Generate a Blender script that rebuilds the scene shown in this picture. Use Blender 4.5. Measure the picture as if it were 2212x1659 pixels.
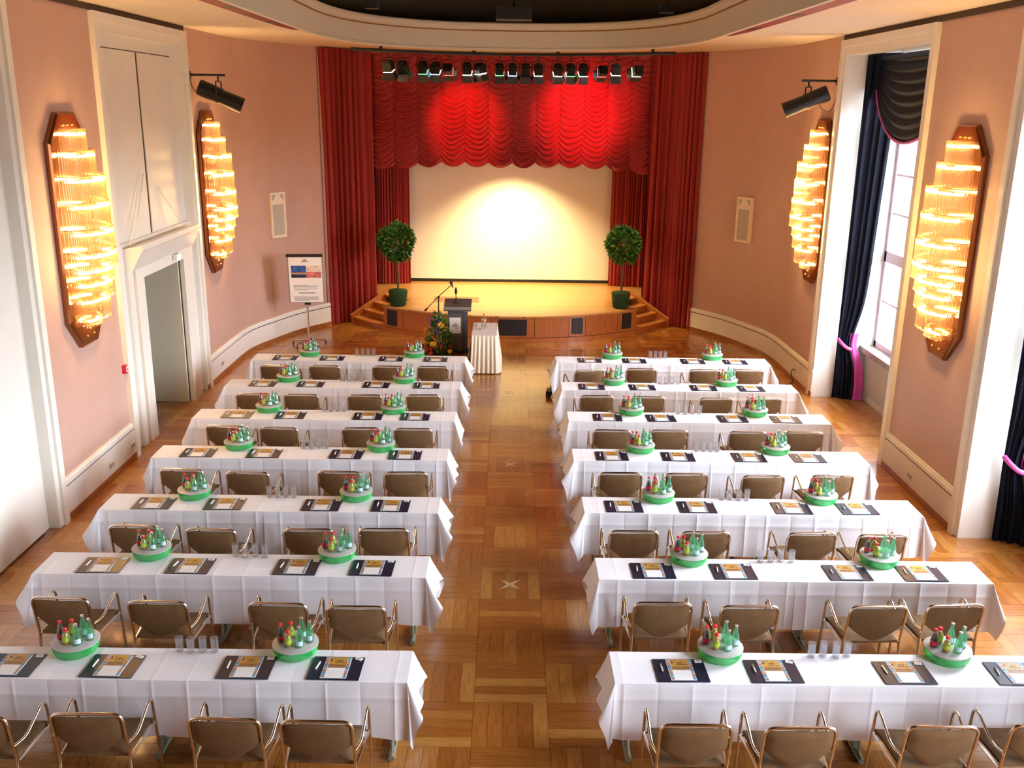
import bpy, math, random
from mathutils import Matrix, Vector
PI = math.pi
sc = bpy.context.scene
for o in list(bpy.data.objects):
    bpy.data.objects.remove(o, do_unlink=True)
COL = sc.collection
AX = 0.066                       # the hall's long axis

# ------------------------------------------------------------------ camera
cam = bpy.data.cameras.new('camera')
cam.sensor_width = 36.0
cam.lens = 2063.29 * 36.0 / 2212.0
cam.clip_end = 200
co = bpy.data.objects.new('camera', cam)
COL.objects.link(co)
pit, yaw, rol = math.radians(16.2186), math.radians(0.3497), math.radians(0.7790)
F = Vector((math.sin(yaw) * math.cos(pit), math.cos(yaw) * math.cos(pit), -math.sin(pit)))
R0 = Vector((math.cos(yaw), -math.sin(yaw), 0))
U0 = R0.cross(F)
R = math.cos(rol) * R0 + math.sin(rol) * U0
U = -math.sin(rol) * R0 + math.cos(rol) * U0
m = Matrix(((R.x, U.x, -F.x), (R.y, U.y, -F.y), (R.z, U.z, -F.z))).to_4x4()
m.translation = (0, 0, 4.9376)
co.matrix_world = m
sc.camera = co

# ------------------------------------------------------------------ world, daylight portals, exposure
w = bpy.data.worlds.new('overcast_sky')
sc.world = w
w.use_nodes = True
bg = w.node_tree.nodes['Background']
wt = w.node_tree
wtc = wt.nodes.new('ShaderNodeTexCoord')
wsep = wt.nodes.new('ShaderNodeSeparateXYZ')
wramp = wt.nodes.new('ShaderNodeValToRGB')          # bright overcast above the horizon, dim ground below it
wramp.color_ramp.elements[0].position = 0.49
wramp.color_ramp.elements[0].color = (0.10, 0.10, 0.09, 1)
wramp.color_ramp.elements[1].position = 0.52
wramp.color_ramp.elements[1].color = (0.84, 0.91, 1.0, 1)
wmad = wt.nodes.new('ShaderNodeMath')
wmad.operation = 'MULTIPLY_ADD'
wmad.inputs[1].default_value = 0.5
wmad.inputs[2].default_value = 0.5
wt.links.new(wtc.outputs['Generated'], wsep.inputs[0])
wt.links.new(wsep.outputs['Z'], wmad.inputs[0])
wt.links.new(wmad.outputs[0], wramp.inputs[0])
wt.links.new(wramp.outputs['Color'], bg.inputs['Color'])
bg.inputs['Strength'].default_value = 42.0
WIN_BAYS = [(13.15, 16.40), (7.30, 10.55), (1.45, 4.70)]     # y ranges of the window bays
for k, (a, b) in enumerate(WIN_BAYS):
    pl = bpy.data.lights.new('daylight_portal', 'AREA')
    pl.shape = 'RECTANGLE'
    pl.size = b - a
    pl.size_y = 4.9
    pl.cycles.is_portal = True
    po = bpy.data.objects.new('daylight_portal', pl)
    COL.objects.link(po)
    po.location = (6.62, (a + b) / 2, 3.4)
    po.rotation_euler = (PI / 2, 0, PI / 2)      # shines towards -x, into the hall
vs = sc.view_settings
vs.view_transform = 'Standard'
vs.look = 'None'
vs.gamma = 1.0
vs.use_curve_mapping = False
vs.exposure = 0.0
sc.cycles.use_adaptive_sampling = True
sc.cycles.adaptive_threshold = 0.06
sc.cycles.adaptive_min_samples = 20
sc.cycles.max_bounces = 6
sc.cycles.diffuse_bounces = 4
sc.cycles.glossy_bounces = 3
sc.cycles.transmission_bounces = 4
sc.cycles.transparent_max_bounces = 12
sc.cycles.sample_clamp_indirect = 6.0
sc.cycles.caustics_reflective = False
sc.cycles.caustics_refractive = False

# ------------------------------------------------------------------ helpers: materials
def nodes(name):
    mt = bpy.data.materials.new(name)
    mt.use_nodes = True
    nt = mt.node_tree
    return mt, nt, nt.nodes['Principled BSDF'], nt.nodes['Material Output']

def mat(name, col, rough=0.5, metal=0.0, vary=0.0, scale=8.0, bump=0.0, bscale=60.0, sheen=0.0, coat=0.0,
        stretch=(1, 1, 1), emit=None, spec=None):
    mt, nt, p, out = nodes(name)
    p.inputs['Base Color'].default_value = (*col, 1)
    p.inputs['Roughness'].default_value = rough
    p.inputs['Metallic'].default_value = metal
    if spec is not None:
        p.inputs['Specular IOR Level'].default_value = spec
    if sheen:
        p.inputs['Sheen Weight'].default_value = sheen
        p.inputs['Sheen Roughness'].default_value = 0.4
    if coat:
        p.inputs['Coat Weight'].default_value = coat
        p.inputs['Coat Roughness'].default_value = 0.12
    if emit:
        p.inputs['Emission Color'].default_value = (*emit[0], 1)
        p.inputs['Emission Strength'].default_value = emit[1]
    tc = nt.nodes.new('ShaderNodeTexCoord')
    mp = nt.nodes.new('ShaderNodeMapping')
    mp.inputs['Scale'].default_value = stretch
    nt.links.new(tc.outputs['Object'], mp.inputs['Vector'])
    if vary:
        n = nt.nodes.new('ShaderNodeTexNoise')
        n.inputs['Scale'].default_value = scale
        n.inputs['Detail'].default_value = 4
        nt.links.new(mp.outputs['Vector'], n.inputs['Vector'])
        r = nt.nodes.new('ShaderNodeValToRGB')
        r.color_ramp.elements[0].position = 0.3
        r.color_ramp.elements[1].position = 0.7
        r.color_ramp.elements[0].color = (*[c * (1 - vary) for c in col], 1)
        r.color_ramp.elements[1].color = (*[min(1, c * (1 + vary)) for c in col], 1)
        nt.links.new(n.outputs['Fac'], r.inputs['Fac'])
        nt.links.new(r.outputs['Color'], p.inputs['Base Color'])
    if bump:
        n2 = nt.nodes.new('ShaderNodeTexNoise')
        n2.inputs['Scale'].default_value = bscale
        n2.inputs['Detail'].default_value = 3
        nt.links.new(mp.outputs['Vector'], n2.inputs['Vector'])
        b = nt.nodes.new('ShaderNodeBump')
        b.inputs['Strength'].default_value = bump
        b.inputs['Distance'].default_value = 0.01
        nt.links.new(n2.outputs['Fac'], b.inputs['Height'])
        nt.links.new(b.outputs['Normal'], p.inputs['Normal'])
    return mt

def clear_mat(name, tint, gloss=0.12, translucent=0.0, tcol=None, rough=0.05):
    """thin clear stuff: tinted see-through body, fresnel gloss, optional glow-through scattering"""
    mt, nt, p, out = nodes(name)
    nt.nodes.remove(p)
    tr = nt.nodes.new('ShaderNodeBsdfTransparent')
    tr.inputs['Color'].default_value = (*tint, 1)
    gl = nt.nodes.new('ShaderNodeBsdfGlossy')
    gl.inputs['Roughness'].default_value = rough
    body = tr.outputs[0]
    if translucent:
        tl = nt.nodes.new('ShaderNodeBsdfTranslucent')
        tl.inputs['Color'].default_value = (*(tcol or tint), 1)
        df = nt.nodes.new('ShaderNodeBsdfDiffuse')
        df.inputs['Color'].default_value = (*(tcol or tint), 1)
        ms = nt.nodes.new('ShaderNodeMixShader')
        ms.inputs[0].default_value = 0.4
        nt.links.new(tl.outputs[0], ms.inputs[1])
        nt.links.new(df.outputs[0], ms.inputs[2])
        mx = nt.nodes.new('ShaderNodeMixShader')
        mx.inputs[0].default_value = translucent
        nt.links.new(body, mx.inputs[1])
        nt.links.new(ms.outputs[0], mx.inputs[2])
        body = mx.outputs[0]
    lw = nt.nodes.new('ShaderNodeLayerWeight')
    lw.inputs['Blend'].default_value = 0.35
    mul = nt.nodes.new('ShaderNodeMath')
    mul.operation = 'MULTIPLY_ADD'
    nt.links.new(lw.outputs['Facing'], mul.inputs[0])
    mul.inputs[1].default_value = 0.32
    mul.inputs[2].default_value = gloss
    fm = nt.nodes.new('ShaderNodeMixShader')
    nt.links.new(mul.outputs[0], fm.inputs[0])
    nt.links.new(body, fm.inputs[1])
    nt.links.new(gl.outputs[0], fm.inputs[2])
    nt.links.new(fm.outputs[0], out.inputs['Surface'])
    return mt

def emit_mat(name, col, strength):
    mt, nt, p, out = nodes(name)
    nt.nodes.remove(p)
    e = nt.nodes.new('ShaderNodeEmission')
    e.inputs['Color'].default_value = (*col, 1)
    e.inputs['Strength'].default_value = strength
    nt.links.new(e.outputs[0], out.inputs['Surface'])
    return mt

def wood_mat(name, col, rough=0.28, axis=0, coat=0.3):
    """grain running along the local axis"""
    st = [9.0, 9.0, 9.0]
    st[axis] = 0.9
    return mat(name, col, rough, vary=0.22, scale=5.0, bump=0.03, bscale=14, coat=coat, stretch=st)

M = {}
M['wall'] = mat('peach_wall_paint', (0.545, 0.345, 0.275), 0.55, vary=0.03, scale=3, bump=0.02, bscale=180)
M['white'] = mat('cream_gloss_paint', (0.86, 0.83, 0.75), 0.35, vary=0.02, scale=4)
M['dado'] = mat('cream_dado_paint', (0.87, 0.85, 0.78), 0.4, vary=0.02, scale=4)
M['ceil'] = mat('ceiling_paint', (0.76, 0.64, 0.50), 0.7, vary=0.02, scale=2)
M['fascia'] = mat('fascia_paint', (0.74, 0.66, 0.52), 0.6, vary=0.02, scale=2)
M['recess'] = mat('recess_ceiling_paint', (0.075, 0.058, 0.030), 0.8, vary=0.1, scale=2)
M['gold'] = mat('gilt_line', (0.42, 0.20, 0.05), 0.4, 0.3)
M['redslot'] = mat('red_slot', (0.22, 0.015, 0.025), 0.6, vary=0.1)
M['black'] = mat('matt_black', (0.012, 0.012, 0.013), 0.5)
M['doorblk'] = mat('barn_door_metal', (0.03, 0.03, 0.03), 0.45)
M['blackgloss'] = mat('black_metal', (0.008, 0.008, 0.008), 0.4, spec=0.3)
M['darkgap'] = mat('joint_and_gap_shade', (0.05, 0.025, 0.015), 0.7)  # dark joints, and shade painted into open gaps
M['plinth'] = wood_mat('plinth_wood', (0.33, 0.11, 0.03), 0.35, 1)
M['stage'] = wood_mat('stage_front_wood', (0.42, 0.13, 0.030), 0.32, 2)
M['stage2'] = wood_mat('stage_tread_wood', (0.50, 0.19, 0.05), 0.32, 0)
M['velvet'] = mat('red_velvet', (0.29, 0.014, 0.008), 0.75, vary=0.12, scale=14, sheen=0.1)
M['festoon'] = mat('red_festoon_silk', (0.30, 0.010, 0.010), 0.6, vary=0.1, scale=14, sheen=0.1)
M['blue'] = mat('midnight_blue_velvet', (0.0018, 0.004, 0.012), 0.6, vary=0.1, spec=0.18)
M['magenta'] = mat('magenta_lining', (0.50, 0.05, 0.26), 0.6, vary=0.08, sheen=0.1)
M['cloth'] = mat('white_linen', (0.84, 0.83, 0.86), 0.75, bump=0.05, bscale=250)
M['skirt'] = mat('ivory_skirt_satin', (0.80, 0.74, 0.60), 0.55, vary=0.03)
M['velour'] = mat('brown_velour', (0.160, 0.090, 0.038), 0.8, vary=0.18, scale=9, bump=0.05, bscale=220, spec=0.25)
M['tube'] = mat('champagne_tube', (0.74, 0.65, 0.55), 0.14, 1.0)
M['chrome'] = mat('chrome', (0.78, 0.78, 0.78), 0.15, 1.0)
M['tmetal'] = mat('grey_green_table_metal', (0.26, 0.29, 0.20), 0.35, 0.4)
M['ttop'] = mat('table_board', (0.45, 0.36, 0.25), 0.5, vary=0.05)
M['screen'] = mat('screen_fabric', (0.86, 0.84, 0.78), 0.85)
M['bronze'] = mat('bronze_mirror', (0.34, 0.13, 0.05), 0.12, 0.85)
M['brass'] = mat('brass', (0.80, 0.52, 0.20), 0.2, 1.0)
M['rod'] = clear_mat('glass_rod', (1.0, 0.94, 0.82), 0.12, 0.05, (1.0, 0.86, 0.60))
M['bulb'] = emit_mat('lit_bulb', (1.0, 0.64, 0.27), 135.0)
M['lens_w'] = emit_mat('lit_lens_warm', (1.0, 0.85, 0.6), 25.0)
M['lens_r'] = emit_mat('lit_lens_red', (1.0, 0.05, 0.05), 12.0)
M['lens_g'] = emit_mat('lit_lens_green', (0.2, 1.0, 0.3), 5.0)
M['lens_b'] = emit_mat('lit_lens_blue', (0.5, 0.85, 1.0), 18.0)
M['exit'] = emit_mat('lit_exit_sign', (0.55, 1.0, 0.35), 3.0)
M['pane'] = clear_mat('window_glass', (0.97, 0.98, 1.0), 0.03)
M['frame_w'] = mat('window_frame_paint', (0.80, 0.62, 0.78), 0.4)
M['stone'] = mat('marble_sill', (0.30, 0.25, 0.20), 0.35, vary=0.3, scale=14)
M['panel'] = mat('radiator_panel', (0.50, 0.48, 0.40), 0.5)
M['doorleaf'] = mat('door_leaf_paint', (0.70, 0.66, 0.50), 0.45, vary=0.02)
M['red'] = mat('red_plastic', (0.55, 0.01, 0.04), 0.35)
M['whitep'] = mat('white_plastic', (0.82, 0.82, 0.80), 0.35)
M['spk'] = mat('speaker_grille', (0.46, 0.42, 0.32), 0.7, bump=0.2, bscale=400)
M['spkb'] = mat('speaker_box_paint', (0.82, 0.70, 0.54), 0.45)
M['navy'] = mat('navy_pad_vinyl', (0.008, 0.011, 0.032), 0.36, bump=0.02, bscale=300, spec=0.35)
M['paper'] = mat('paper', (0.85, 0.84, 0.82), 0.6)
M['ochre'] = mat('ochre_print', (0.52, 0.27, 0.035), 0.5, vary=0.25, scale=40)
M['brownp'] = mat('brown_print', (0.30, 0.14, 0.04), 0.5, vary=0.3, scale=60)
M['ink'] = mat('dark_ink', (0.02, 0.025, 0.05), 0.5)
M['strip'] = mat('grey_photo_print', (0.30, 0.30, 0.33), 0.5, vary=0.6, scale=70)
M['stripb'] = mat('teal_photo_print', (0.10, 0.30, 0.42), 0.5, vary=0.5, scale=60)
M['stripr'] = mat('rust_photo_print', (0.45, 0.20, 0.12), 0.5, vary=0.5, scale=60)
M['green'] = clear_mat('green_acrylic', (0.36, 1.0, 0.52), 0.05, 0.42, (0.16, 1.0, 0.36))
M['disc'] = mat('pale_grey_plastic', (0.44, 0.43, 0.40), 0.4)
M['hole'] = mat('cooler_well', (0.36, 0.38, 0.34), 0.6)
M['icedark'] = mat('dark_ice_pack', (0.02, 0.10, 0.04), 0.5)
M['bgreen'] = clear_mat('green_bottle_glass', (0.42, 0.80, 0.58), 0.10, 0.22, (0.30, 0.70, 0.48))
M['bclear'] = clear_mat('clear_bottle_glass', (0.85, 0.90, 0.86), 0.10, 0.05)
M['glass'] = clear_mat('tumbler_glass', (0.95, 0.96, 0.97), 0.06, 0.05, (0.95, 0.96, 1.0))
M['cola'] = mat('cola', (0.018, 0.006, 0.004), 0.08)
M['juice'] = mat('amber_juice', (0.55, 0.26, 0.015), 0.1)
M['juiceg'] = mat('yellow_green_label', (0.45, 0.55, 0.05), 0.4)
M['cap_r'] = mat('red_cap', (0.72, 0.012, 0.02), 0.3)
M['cap_s'] = mat('silver_cap', (0.75, 0.77, 0.78), 0.25, 0.9)
M['lab_r'] = mat('red_label', (0.62, 0.015, 0.05), 0.45)
M['lab_b'] = mat('pale_blue_label', (0.55, 0.78, 0.88), 0.45)
M['leaf'] = mat('glossy_leaf', (0.022, 0.095, 0.012), 0.35, vary=0.45, scale=25)
M['leaf2'] = mat('light_leaf', (0.12, 0.30, 0.04), 0.35, vary=0.3, scale=25)
M['moss'] = mat('mossy_pot', (0.012, 0.045, 0.010), 0.9, vary=0.5, scale=60, bump=0.6, bscale=90)
M['bark'] = mat('bark', (0.12, 0.07, 0.04), 0.8, vary=0.3, scale=40)
M['lectern'] = mat('lectern_grey', (0.10, 0.10, 0.095), 0.35)
M['acryl'] = clear_mat('lectern_acrylic', (0.90, 0.88, 0.84), 0.12, 0.1, (0.6, 0.5, 0.45))
M['grey'] = mat('grey_metal', (0.35, 0.36, 0.36), 0.35, 0.5)
M['photo1'] = mat('harbour_photo_print', (0.03, 0.10, 0.36), 0.45, vary=0.5, scale=14)
M['photo2'] = mat('pier_photo_print', (0.55, 0.16, 0.14), 0.45, vary=0.5, scale=14)
M['photo3'] = mat('sky_photo_print', (0.75, 0.62, 0.55), 0.45, vary=0.2, scale=14)
M['petal_o'] = mat('orange_petal', (0.85, 0.30, 0.02), 0.5)
M['petal_y'] = mat('yellow_orange_petal', (0.90, 0.50, 0.03), 0.5)
M['petal_r'] = mat('dark_red_petal', (0.42, 0.012, 0.02), 0.5)
M['petal_v'] = mat('violet_petal', (0.10, 0.05, 0.42), 0.5)
M['outlet'] = mat('outlet_plastic', (0.70, 0.66, 0.58), 0.4)
M['star'] = mat('maple_inlay', (0.72, 0.50, 0.26), 0.3)
M['floorbase'] = mat('parquet_joint', (0.07, 0.025, 0.008), 0.6)
PLANK_TONES = [(0.385, 0.140, 0.024), (0.43, 0.175, 0.034), (0.33, 0.108, 0.018), (0.40, 0.155, 0.028), (0.46, 0.205, 0.044), (0.35, 0.122, 0.020)]
for i, c in enumerate(PLANK_TONES):
    M['px%d' % i] = wood_mat('oak_plank', c, 0.26, 0, 0.35)
    M['py%d' % i] = wood_mat('oak_plank', c, 0.26, 1, 0.35)

# stage deck: narrow boards seen from afar
def deck_mat():
    mt, nt, p, out = nodes('stage_deck_boards')
    tc = nt.nodes.new('ShaderNodeTexCoord')
    br = nt.nodes.new('ShaderNodeTexBrick')
    br.inputs['Scale'].default_value = 1.0
    br.inputs['Brick Width'].default_value = 0.9
    br.inputs['Row Height'].default_value = 0.07
    br.inputs['Mortar Size'].default_value = 0.0015
    br.inputs['Color1'].default_value = (0.52, 0.26, 0.08, 1)
    br.inputs['Color2'].default_value = (0.46, 0.21, 0.06, 1)
    br.inputs['Mortar'].default_value = (0.20, 0.08, 0.02, 1)
    nt.links.new(tc.outputs['Object'], br.inputs['Vector'])
    nt.links.new(br.outputs['Color'], p.inputs['Base Color'])
    p.inputs['Roughness'].default_value = 0.33
    p.inputs['Coat Weight'].default_value = 0.2
    return mt
M['deck'] = deck_mat()

# ------------------------------------------------------------------ helpers: geometry
class MB:
    def __init__(s):
        s.v, s.f, s.m = [], [], []
    def add(s, vs_, fs, mi=0):
        b = len(s.v)
        s.v.extend(tuple(q) for q in vs_)
        for f in fs:
            s.f.append(tuple(b + i for i in f))
            s.m.append(mi)
        return s
    def box(s, x0, x1, y0, y1, z0, z1, mi=0):
        return s.add([(x0, y0, z0), (x1, y0, z0), (x1, y1, z0), (x0, y1, z0), (x0, y0, z1), (x1, y0, z1), (x1, y1, z1), (x0, y1, z1)],
                     [(0, 3, 2, 1), (4, 5, 6, 7), (0, 1, 5, 4), (1, 2, 6, 5), (2, 3, 7, 6), (3, 0, 4, 7)], mi)
    def obox(s, o, ex, ey, ez, mi=0):
        """box at corner-centre o with half-extent vectors"""
        o, ex, ey, ez = Vector(o), Vector(ex), Vector(ey), Vector(ez)
        c = [o + a * ex + b * ey + d * ez for d in (-1, 1) for (a, b) in ((-1, -1), (1, -1), (1, 1), (-1, 1))]
        return s.add(c, [(0, 3, 2, 1), (4, 5, 6, 7), (0, 1, 5, 4), (1, 2, 6, 5), (2, 3, 7, 6), (3, 0, 4, 7)], mi)
    def prism(s, poly, z0, z1, mi=0):
        n = len(poly)
        vv = [(x, y, z0) for x, y in poly] + [(x, y, z1) for x, y in poly]
        ff = [tuple(range(n - 1, -1, -1)), tuple(range(n, 2 * n))] + [(i, (i + 1) % n, n + (i + 1) % n, n + i) for i in range(n)]
        return s.add(vv, ff, mi)
    def tube(s, pts, r, n=8, mi=0, caps=True, closed=False):
        pts = [Vector(p) for p in pts]
        k = len(pts)
        rs = r if isinstance(r, (list, tuple)) else [r] * k
        rings = []
        up = None
        for i, p in enumerate(pts):
            if closed:
                d = pts[(i + 1) % k] - pts[i - 1]
            else:
                d = (pts[min(i + 1, k - 1)] - pts[max(i - 1, 0)])
            d.normalize()
            if up is None:
                up = Vector((0, 0, 1)) if abs(d.z) < 0.9 else Vector((1, 0, 0))
            a = d.cross(up)
            if a.length < 1e-6:
                a = d.cross(Vector((0, 1, 0)))
            a.normalize()
            up = a.cross(d).normalized()
            rings.append([p + rs[i] * (math.cos(2 * PI * j / n) * a + math.sin(2 * PI * j / n) * up) for j in range(n)])
        vv = [q for ring in rings for q in ring]
        ff = []
        for i in range(k if closed else k - 1):
            for j in range(n):
                a0, a1 = i * n + j, i * n + (j + 1) % n
                b0, b1 = ((i + 1) % k) * n + j, ((i + 1) % k) * n + (j + 1) % n
                ff.append((a0, a1, b1, b0))
        if caps and not closed:
            ff.append(tuple(range(n - 1, -1, -1)))
            ff.append(tuple((k - 1) * n + j for j in range(n)))
        return s.add(vv, ff, mi)
    def lathe(s, prof, n=16, c=(0, 0, 0), mi=0):
        vv = []
        for r, z in prof:
            for j in range(n):
                vv.append((c[0] + r * math.cos(2 * PI * j / n), c[1] + r * math.sin(2 * PI * j / n), c[2] + z))
        ff = []
        for i in range(len(prof) - 1):
            for j in range(n):
                ff.append((i * n + j, i * n + (j + 1) % n, (i + 1) * n + (j + 1) % n, (i + 1) * n + j))
        if prof[0][0] > 1e-6:
            ff.append(tuple(range(n - 1, -1, -1)))
        if prof[-1][0] > 1e-6:
            ff.append(tuple((len(prof) - 1) * n + j for j in range(n)))
        return s.add(vv, ff, mi)
    def grid(s, fn, nu, nv, mi=0, flip=False):
        vv = [fn(i / nu, j / nv) for j in range(nv + 1) for i in range(nu + 1)]
        ff = []
        for j in range(nv):
            for i in range(nu):
                a = j * (nu + 1) + i
                q = (a, a + 1, a + nu + 2, a + nu + 1)
                ff.append(q[::-1] if flip else q)
        return s.add(vv, ff, mi)
    def mesh(s, name, mats, smooth=None):
        me = bpy.data.meshes.new(name)
        me.from_pydata(s.v, [], s.f)
        for x in (mats if isinstance(mats, (list, tuple)) else [mats]):
            me.materials.append(M[x] if isinstance(x, str) else x)
        me.polygons.foreach_set('material_index', s.m)
        if smooth is not None:
            me.polygons.foreach_set('use_smooth', [True] * len(me.polygons))
            if smooth < 180:
                me.set_sharp_from_angle(angle=math.radians(smooth))
        me.update()
        return me
    def build(s, name, mats, parent=None, smooth=None, loc=None):
        return link(name, s.mesh(name, mats, smooth), parent, loc)

def link(name, data, parent=None, loc=None, rot=None):
    o = bpy.data.objects.new(name, data)
    COL.objects.link(o)
    if parent:
        o.parent = parent
    if loc:
        o.location = loc
    if rot is not None:
        o.rotation_euler = (0, 0, rot)
    return o

def tag(o, label=None, cat=None, group=None, kind=None):
    if label: o['label'] = label
    if cat: o['category'] = cat
    if group: o['group'] = group
    if kind: o['kind'] = kind
    return o

def thing(name, label, cat, loc=(0, 0, 0), rz=0.0, group=None):
    return tag(link(name, None, None, loc, rz), label, cat, group)

def struct(name, mb, mats, parent=None, smooth=None):
    o = mb.build(name, mats, parent, smooth)
    if parent is None:
        o['kind'] = 'structure'
    return o

def children(o):
    return [c for c in ALLCH.get(o.name, [])]
ALLCH = {}

def copy_tree(o, parent=None):
    c = o.copy()
    COL.objects.link(c)
    c.parent = parent
    for ch in o.children:
        copy_tree(ch, c)
    return c

def rounded(pts, rad, seg=5):
    pts = [Vector(p) for p in pts]
    out = [pts[0]]
    for i in range(1, len(pts) - 1):
        a, b, c = pts[i - 1], pts[i], pts[i + 1]
        d0, d1 = (a - b), (c - b)
        r = min(rad, d0.length * 0.49, d1.length * 0.49)
        p0, p1 = b + d0.normalized() * r, b + d1.normalized() * r
        for k in range(seg + 1):
            t = k / seg
            out.append((1 - t) ** 2 * p0 + 2 * t * (1 - t) * b + t * t * p1)
    out.append(pts[-1])
    return out

def catmull(P, n=8):
    P = [Vector(p) for p in P]
    Q = [2 * P[0] - P[1]] + P + [2 * P[-1] - P[-2]]
    out = []
    for i in range(1, len(Q) - 2):
        for k in range(n):
            t = k / n
            a, b, c, d = Q[i - 1], Q[i], Q[i + 1], Q[i + 2]
            out.append(0.5 * ((2 * b) + (c - a) * t + (2 * a - 5 * b + 4 * c - d) * t * t + (3 * b - a - 3 * c + d) * t ** 3))
    out.append(P[-1])
    return out

def offset(path, d):
    """offset a 2-D polyline to its left by d"""
    out = []
    for i, p in enumerate(path):
        t = (path[min(i + 1, len(path) - 1)] - path[max(i - 1, 0)])
        t.normalize()
        out.append(Vector((p.x - t.y * d, p.y + t.x * d)))
    return out

def ribbon(mb, inner, outer, z0, z1, mi=0):
    """solid band between two polylines"""
    n = len(inner)
    for i in range(n - 1):
        a, b, c, d = inner[i], inner[i + 1], outer[i + 1], outer[i]
        mb.add([(a.x, a.y, z0), (b.x, b.y, z0), (c.x, c.y, z0), (d.x, d.y, z0), (a.x, a.y, z1), (b.x, b.y, z1), (c.x, c.y, z1), (d.x, d.y, z1)],
               [(0, 3, 2, 1), (4, 5, 6, 7), (0, 1, 5, 4), (2, 3, 7, 6)] + ([(3, 0, 4, 7)] if i == 0 else []) + ([(1, 2, 6, 5)] if i == n - 2 else []), mi)

ORD = ['first', 'second', 'third', 'fourth', 'fifth', 'sixth', 'seventh']

# ================================================================== THE SETTING
XL, XR, ZC = -5.37, 5.50, 6.12
BACK = -4.0
# ---- floor: base with joints, planks on top
TX, TY = 0.632, 0.600
X0T, Y0T = -0.249, 6.543         # a tile corner
fb = MB().box(-5.95, 6.75, BACK, 25.4, -0.12, -0.004)
fb.box(-7.6, -5.95, 13.0, 16.4, -0.12, -0.004)
floor = struct('floor', fb, 'floorbase')
rng = random.Random(5)
plk = {}
for o_ in ('x', 'y'):
    for t in range(6):
        lx, ly = (TX - 0.003, TY / 5 - 0.0025) if o_ == 'x' else (TX / 5 - 0.0025, TY - 0.003)
        plk[o_, t] = MB().box(-lx / 2, lx / 2, -ly / 2, ly / 2, -0.004, 0.0).mesh('plank', 'p%s%d' % (o_, t))
rest = MB()
restm = ['px%d' % i for i in range(6)] + ['py%d' % i for i in range(6)]
cells = []
for i in range(-9, 11):
    for j in range(-17, 32):
        cx, cy = X0T + (i + .5) * TX, Y0T + (j + .5) * TY
        if cx < -5.95 and not (13.0 < cy < 16.4):
            continue
        if cx < -7.6 or cx > 6.7:
            continue
        cells.append((i, j, cx, cy))
singles = set((i, j) for i in (-1, 0, 1) for j in range(-2, 18))
nsingle = 0
for i, j, cx, cy in cells:
    o_ = 'y' if (i + j) % 2 == 0 else 'x'
    base_tone = rng.randrange(6)
    for k in range(5):
        t = rng.randrange(6) if rng.random() < .6 else base_tone
        f = (k - 2) / 5
        px, py = (cx, cy + f * TY) if o_ == 'x' else (cx + f * TX, cy)
        if (i, j) in singles and nsingle < 300:
            link('plank', plk[o_, t], floor, (px, py, 0))
            nsingle += 1
        else:
            lx, ly = (TX - 0.003, TY / 5 - 0.0025) if o_ == 'x' else (TX / 5 - 0.0025, TY - 0.003)
            x0_, x1_ = max(px - lx / 2, -7.6), min(px + lx / 2, 6.74)
            rest.add([(x0_, py - ly / 2, 0), (x1_, py - ly / 2, 0), (x1_, py + ly / 2, 0), (x0_, py + ly / 2, 0),
                      (x0_, py - ly / 2, -.004), (x1_, py - ly / 2, -.004), (x1_, py + ly / 2, -.004), (x0_, py + ly / 2, -.004)],
                     [(0, 1, 2, 3), (0, 4, 5, 1), (2, 6, 7, 3)], t + (6 if o_ == 'y' else 0))
ro = rest.build('plank_field', restm, floor)
ro['kind'] = 'stuff'
for sy in (12.843, 9.259, 16.43):
    sb = MB()
    for k in range(4):
        a = PI / 4 + k * PI / 2
        t = Vector((math.cos(a), math.sin(a)))
        q = Vector((-t.y, t.x))
        l = 0.16
        sb.add([(0, 0, .0006), *[(v.x, v.y, .0006) for v in (t * .03 + q * .022, t * l, t * .03 - q * .022)]], [(0, 3, 2, 1)])
    sb.build('star_inlay', 'star', floor, loc=(AX, sy, 0))

# ---- ceiling: soffit with a great oval opening, fascia, dark recess
A, B0, BH, NN = 3.22, 16.0, 4.33, 2.45
def oval(off=0.0, n=56):
    pts = []
    a, bh = A - off, BH - off
    for k in range(6):
        pts.append(Vector((AX - .03 - a, BACK + (B0 - BACK) * k / 6)))
    for k in range(n + 1):
        t = PI - PI * k / n
        c, s_ = math.cos(t), math.sin(t)
        x = math.copysign(abs(c) ** (2 / NN), c) * a
        y = abs(s_) ** (2 / NN) * bh
        pts.append(Vector((AX - .03 + x, B0 + y)))
    for k in range(1, 7):
        pts.append(Vector((AX - .03 + a, B0 - (B0 - BACK) * k / 6)))
    return pts
lip = oval(-0.02)
cb = MB()
n = len(lip)
outer = []
for p in lip:                       # outer edge of the soffit: past the walls
    if p.y <= B0 + 1e-6:
        outer.append(Vector((-6.8 if p.x < 0 else 6.8, p.y)))
    else:
        ang = math.atan2((p.y - B0) / BH, (p.x - AX) / A)
        outer.append(Vector((AX + 6.85 * math.copysign(min(1, abs(math.cos(ang)) * 1.35), math.cos(ang)), B0 + 9.2 * min(1, math.sin(ang) * 1.6))))
cb.add([(p.x, p.y, ZC) for p in lip] + [(p.x, p.y, ZC) for p in outer], [(i, n + i, n + i + 1, i + 1) for i in range(n - 1)])
cb.add([(p.x, p.y, ZC + .1) for p in lip] + [(p.x, p.y, ZC + .1) for p in outer], [(i, i + 1, n + i + 1, n + i) for i in range(n - 1)])
ceiling = struct('ceiling', cb, 'ceil', smooth=30)
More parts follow.
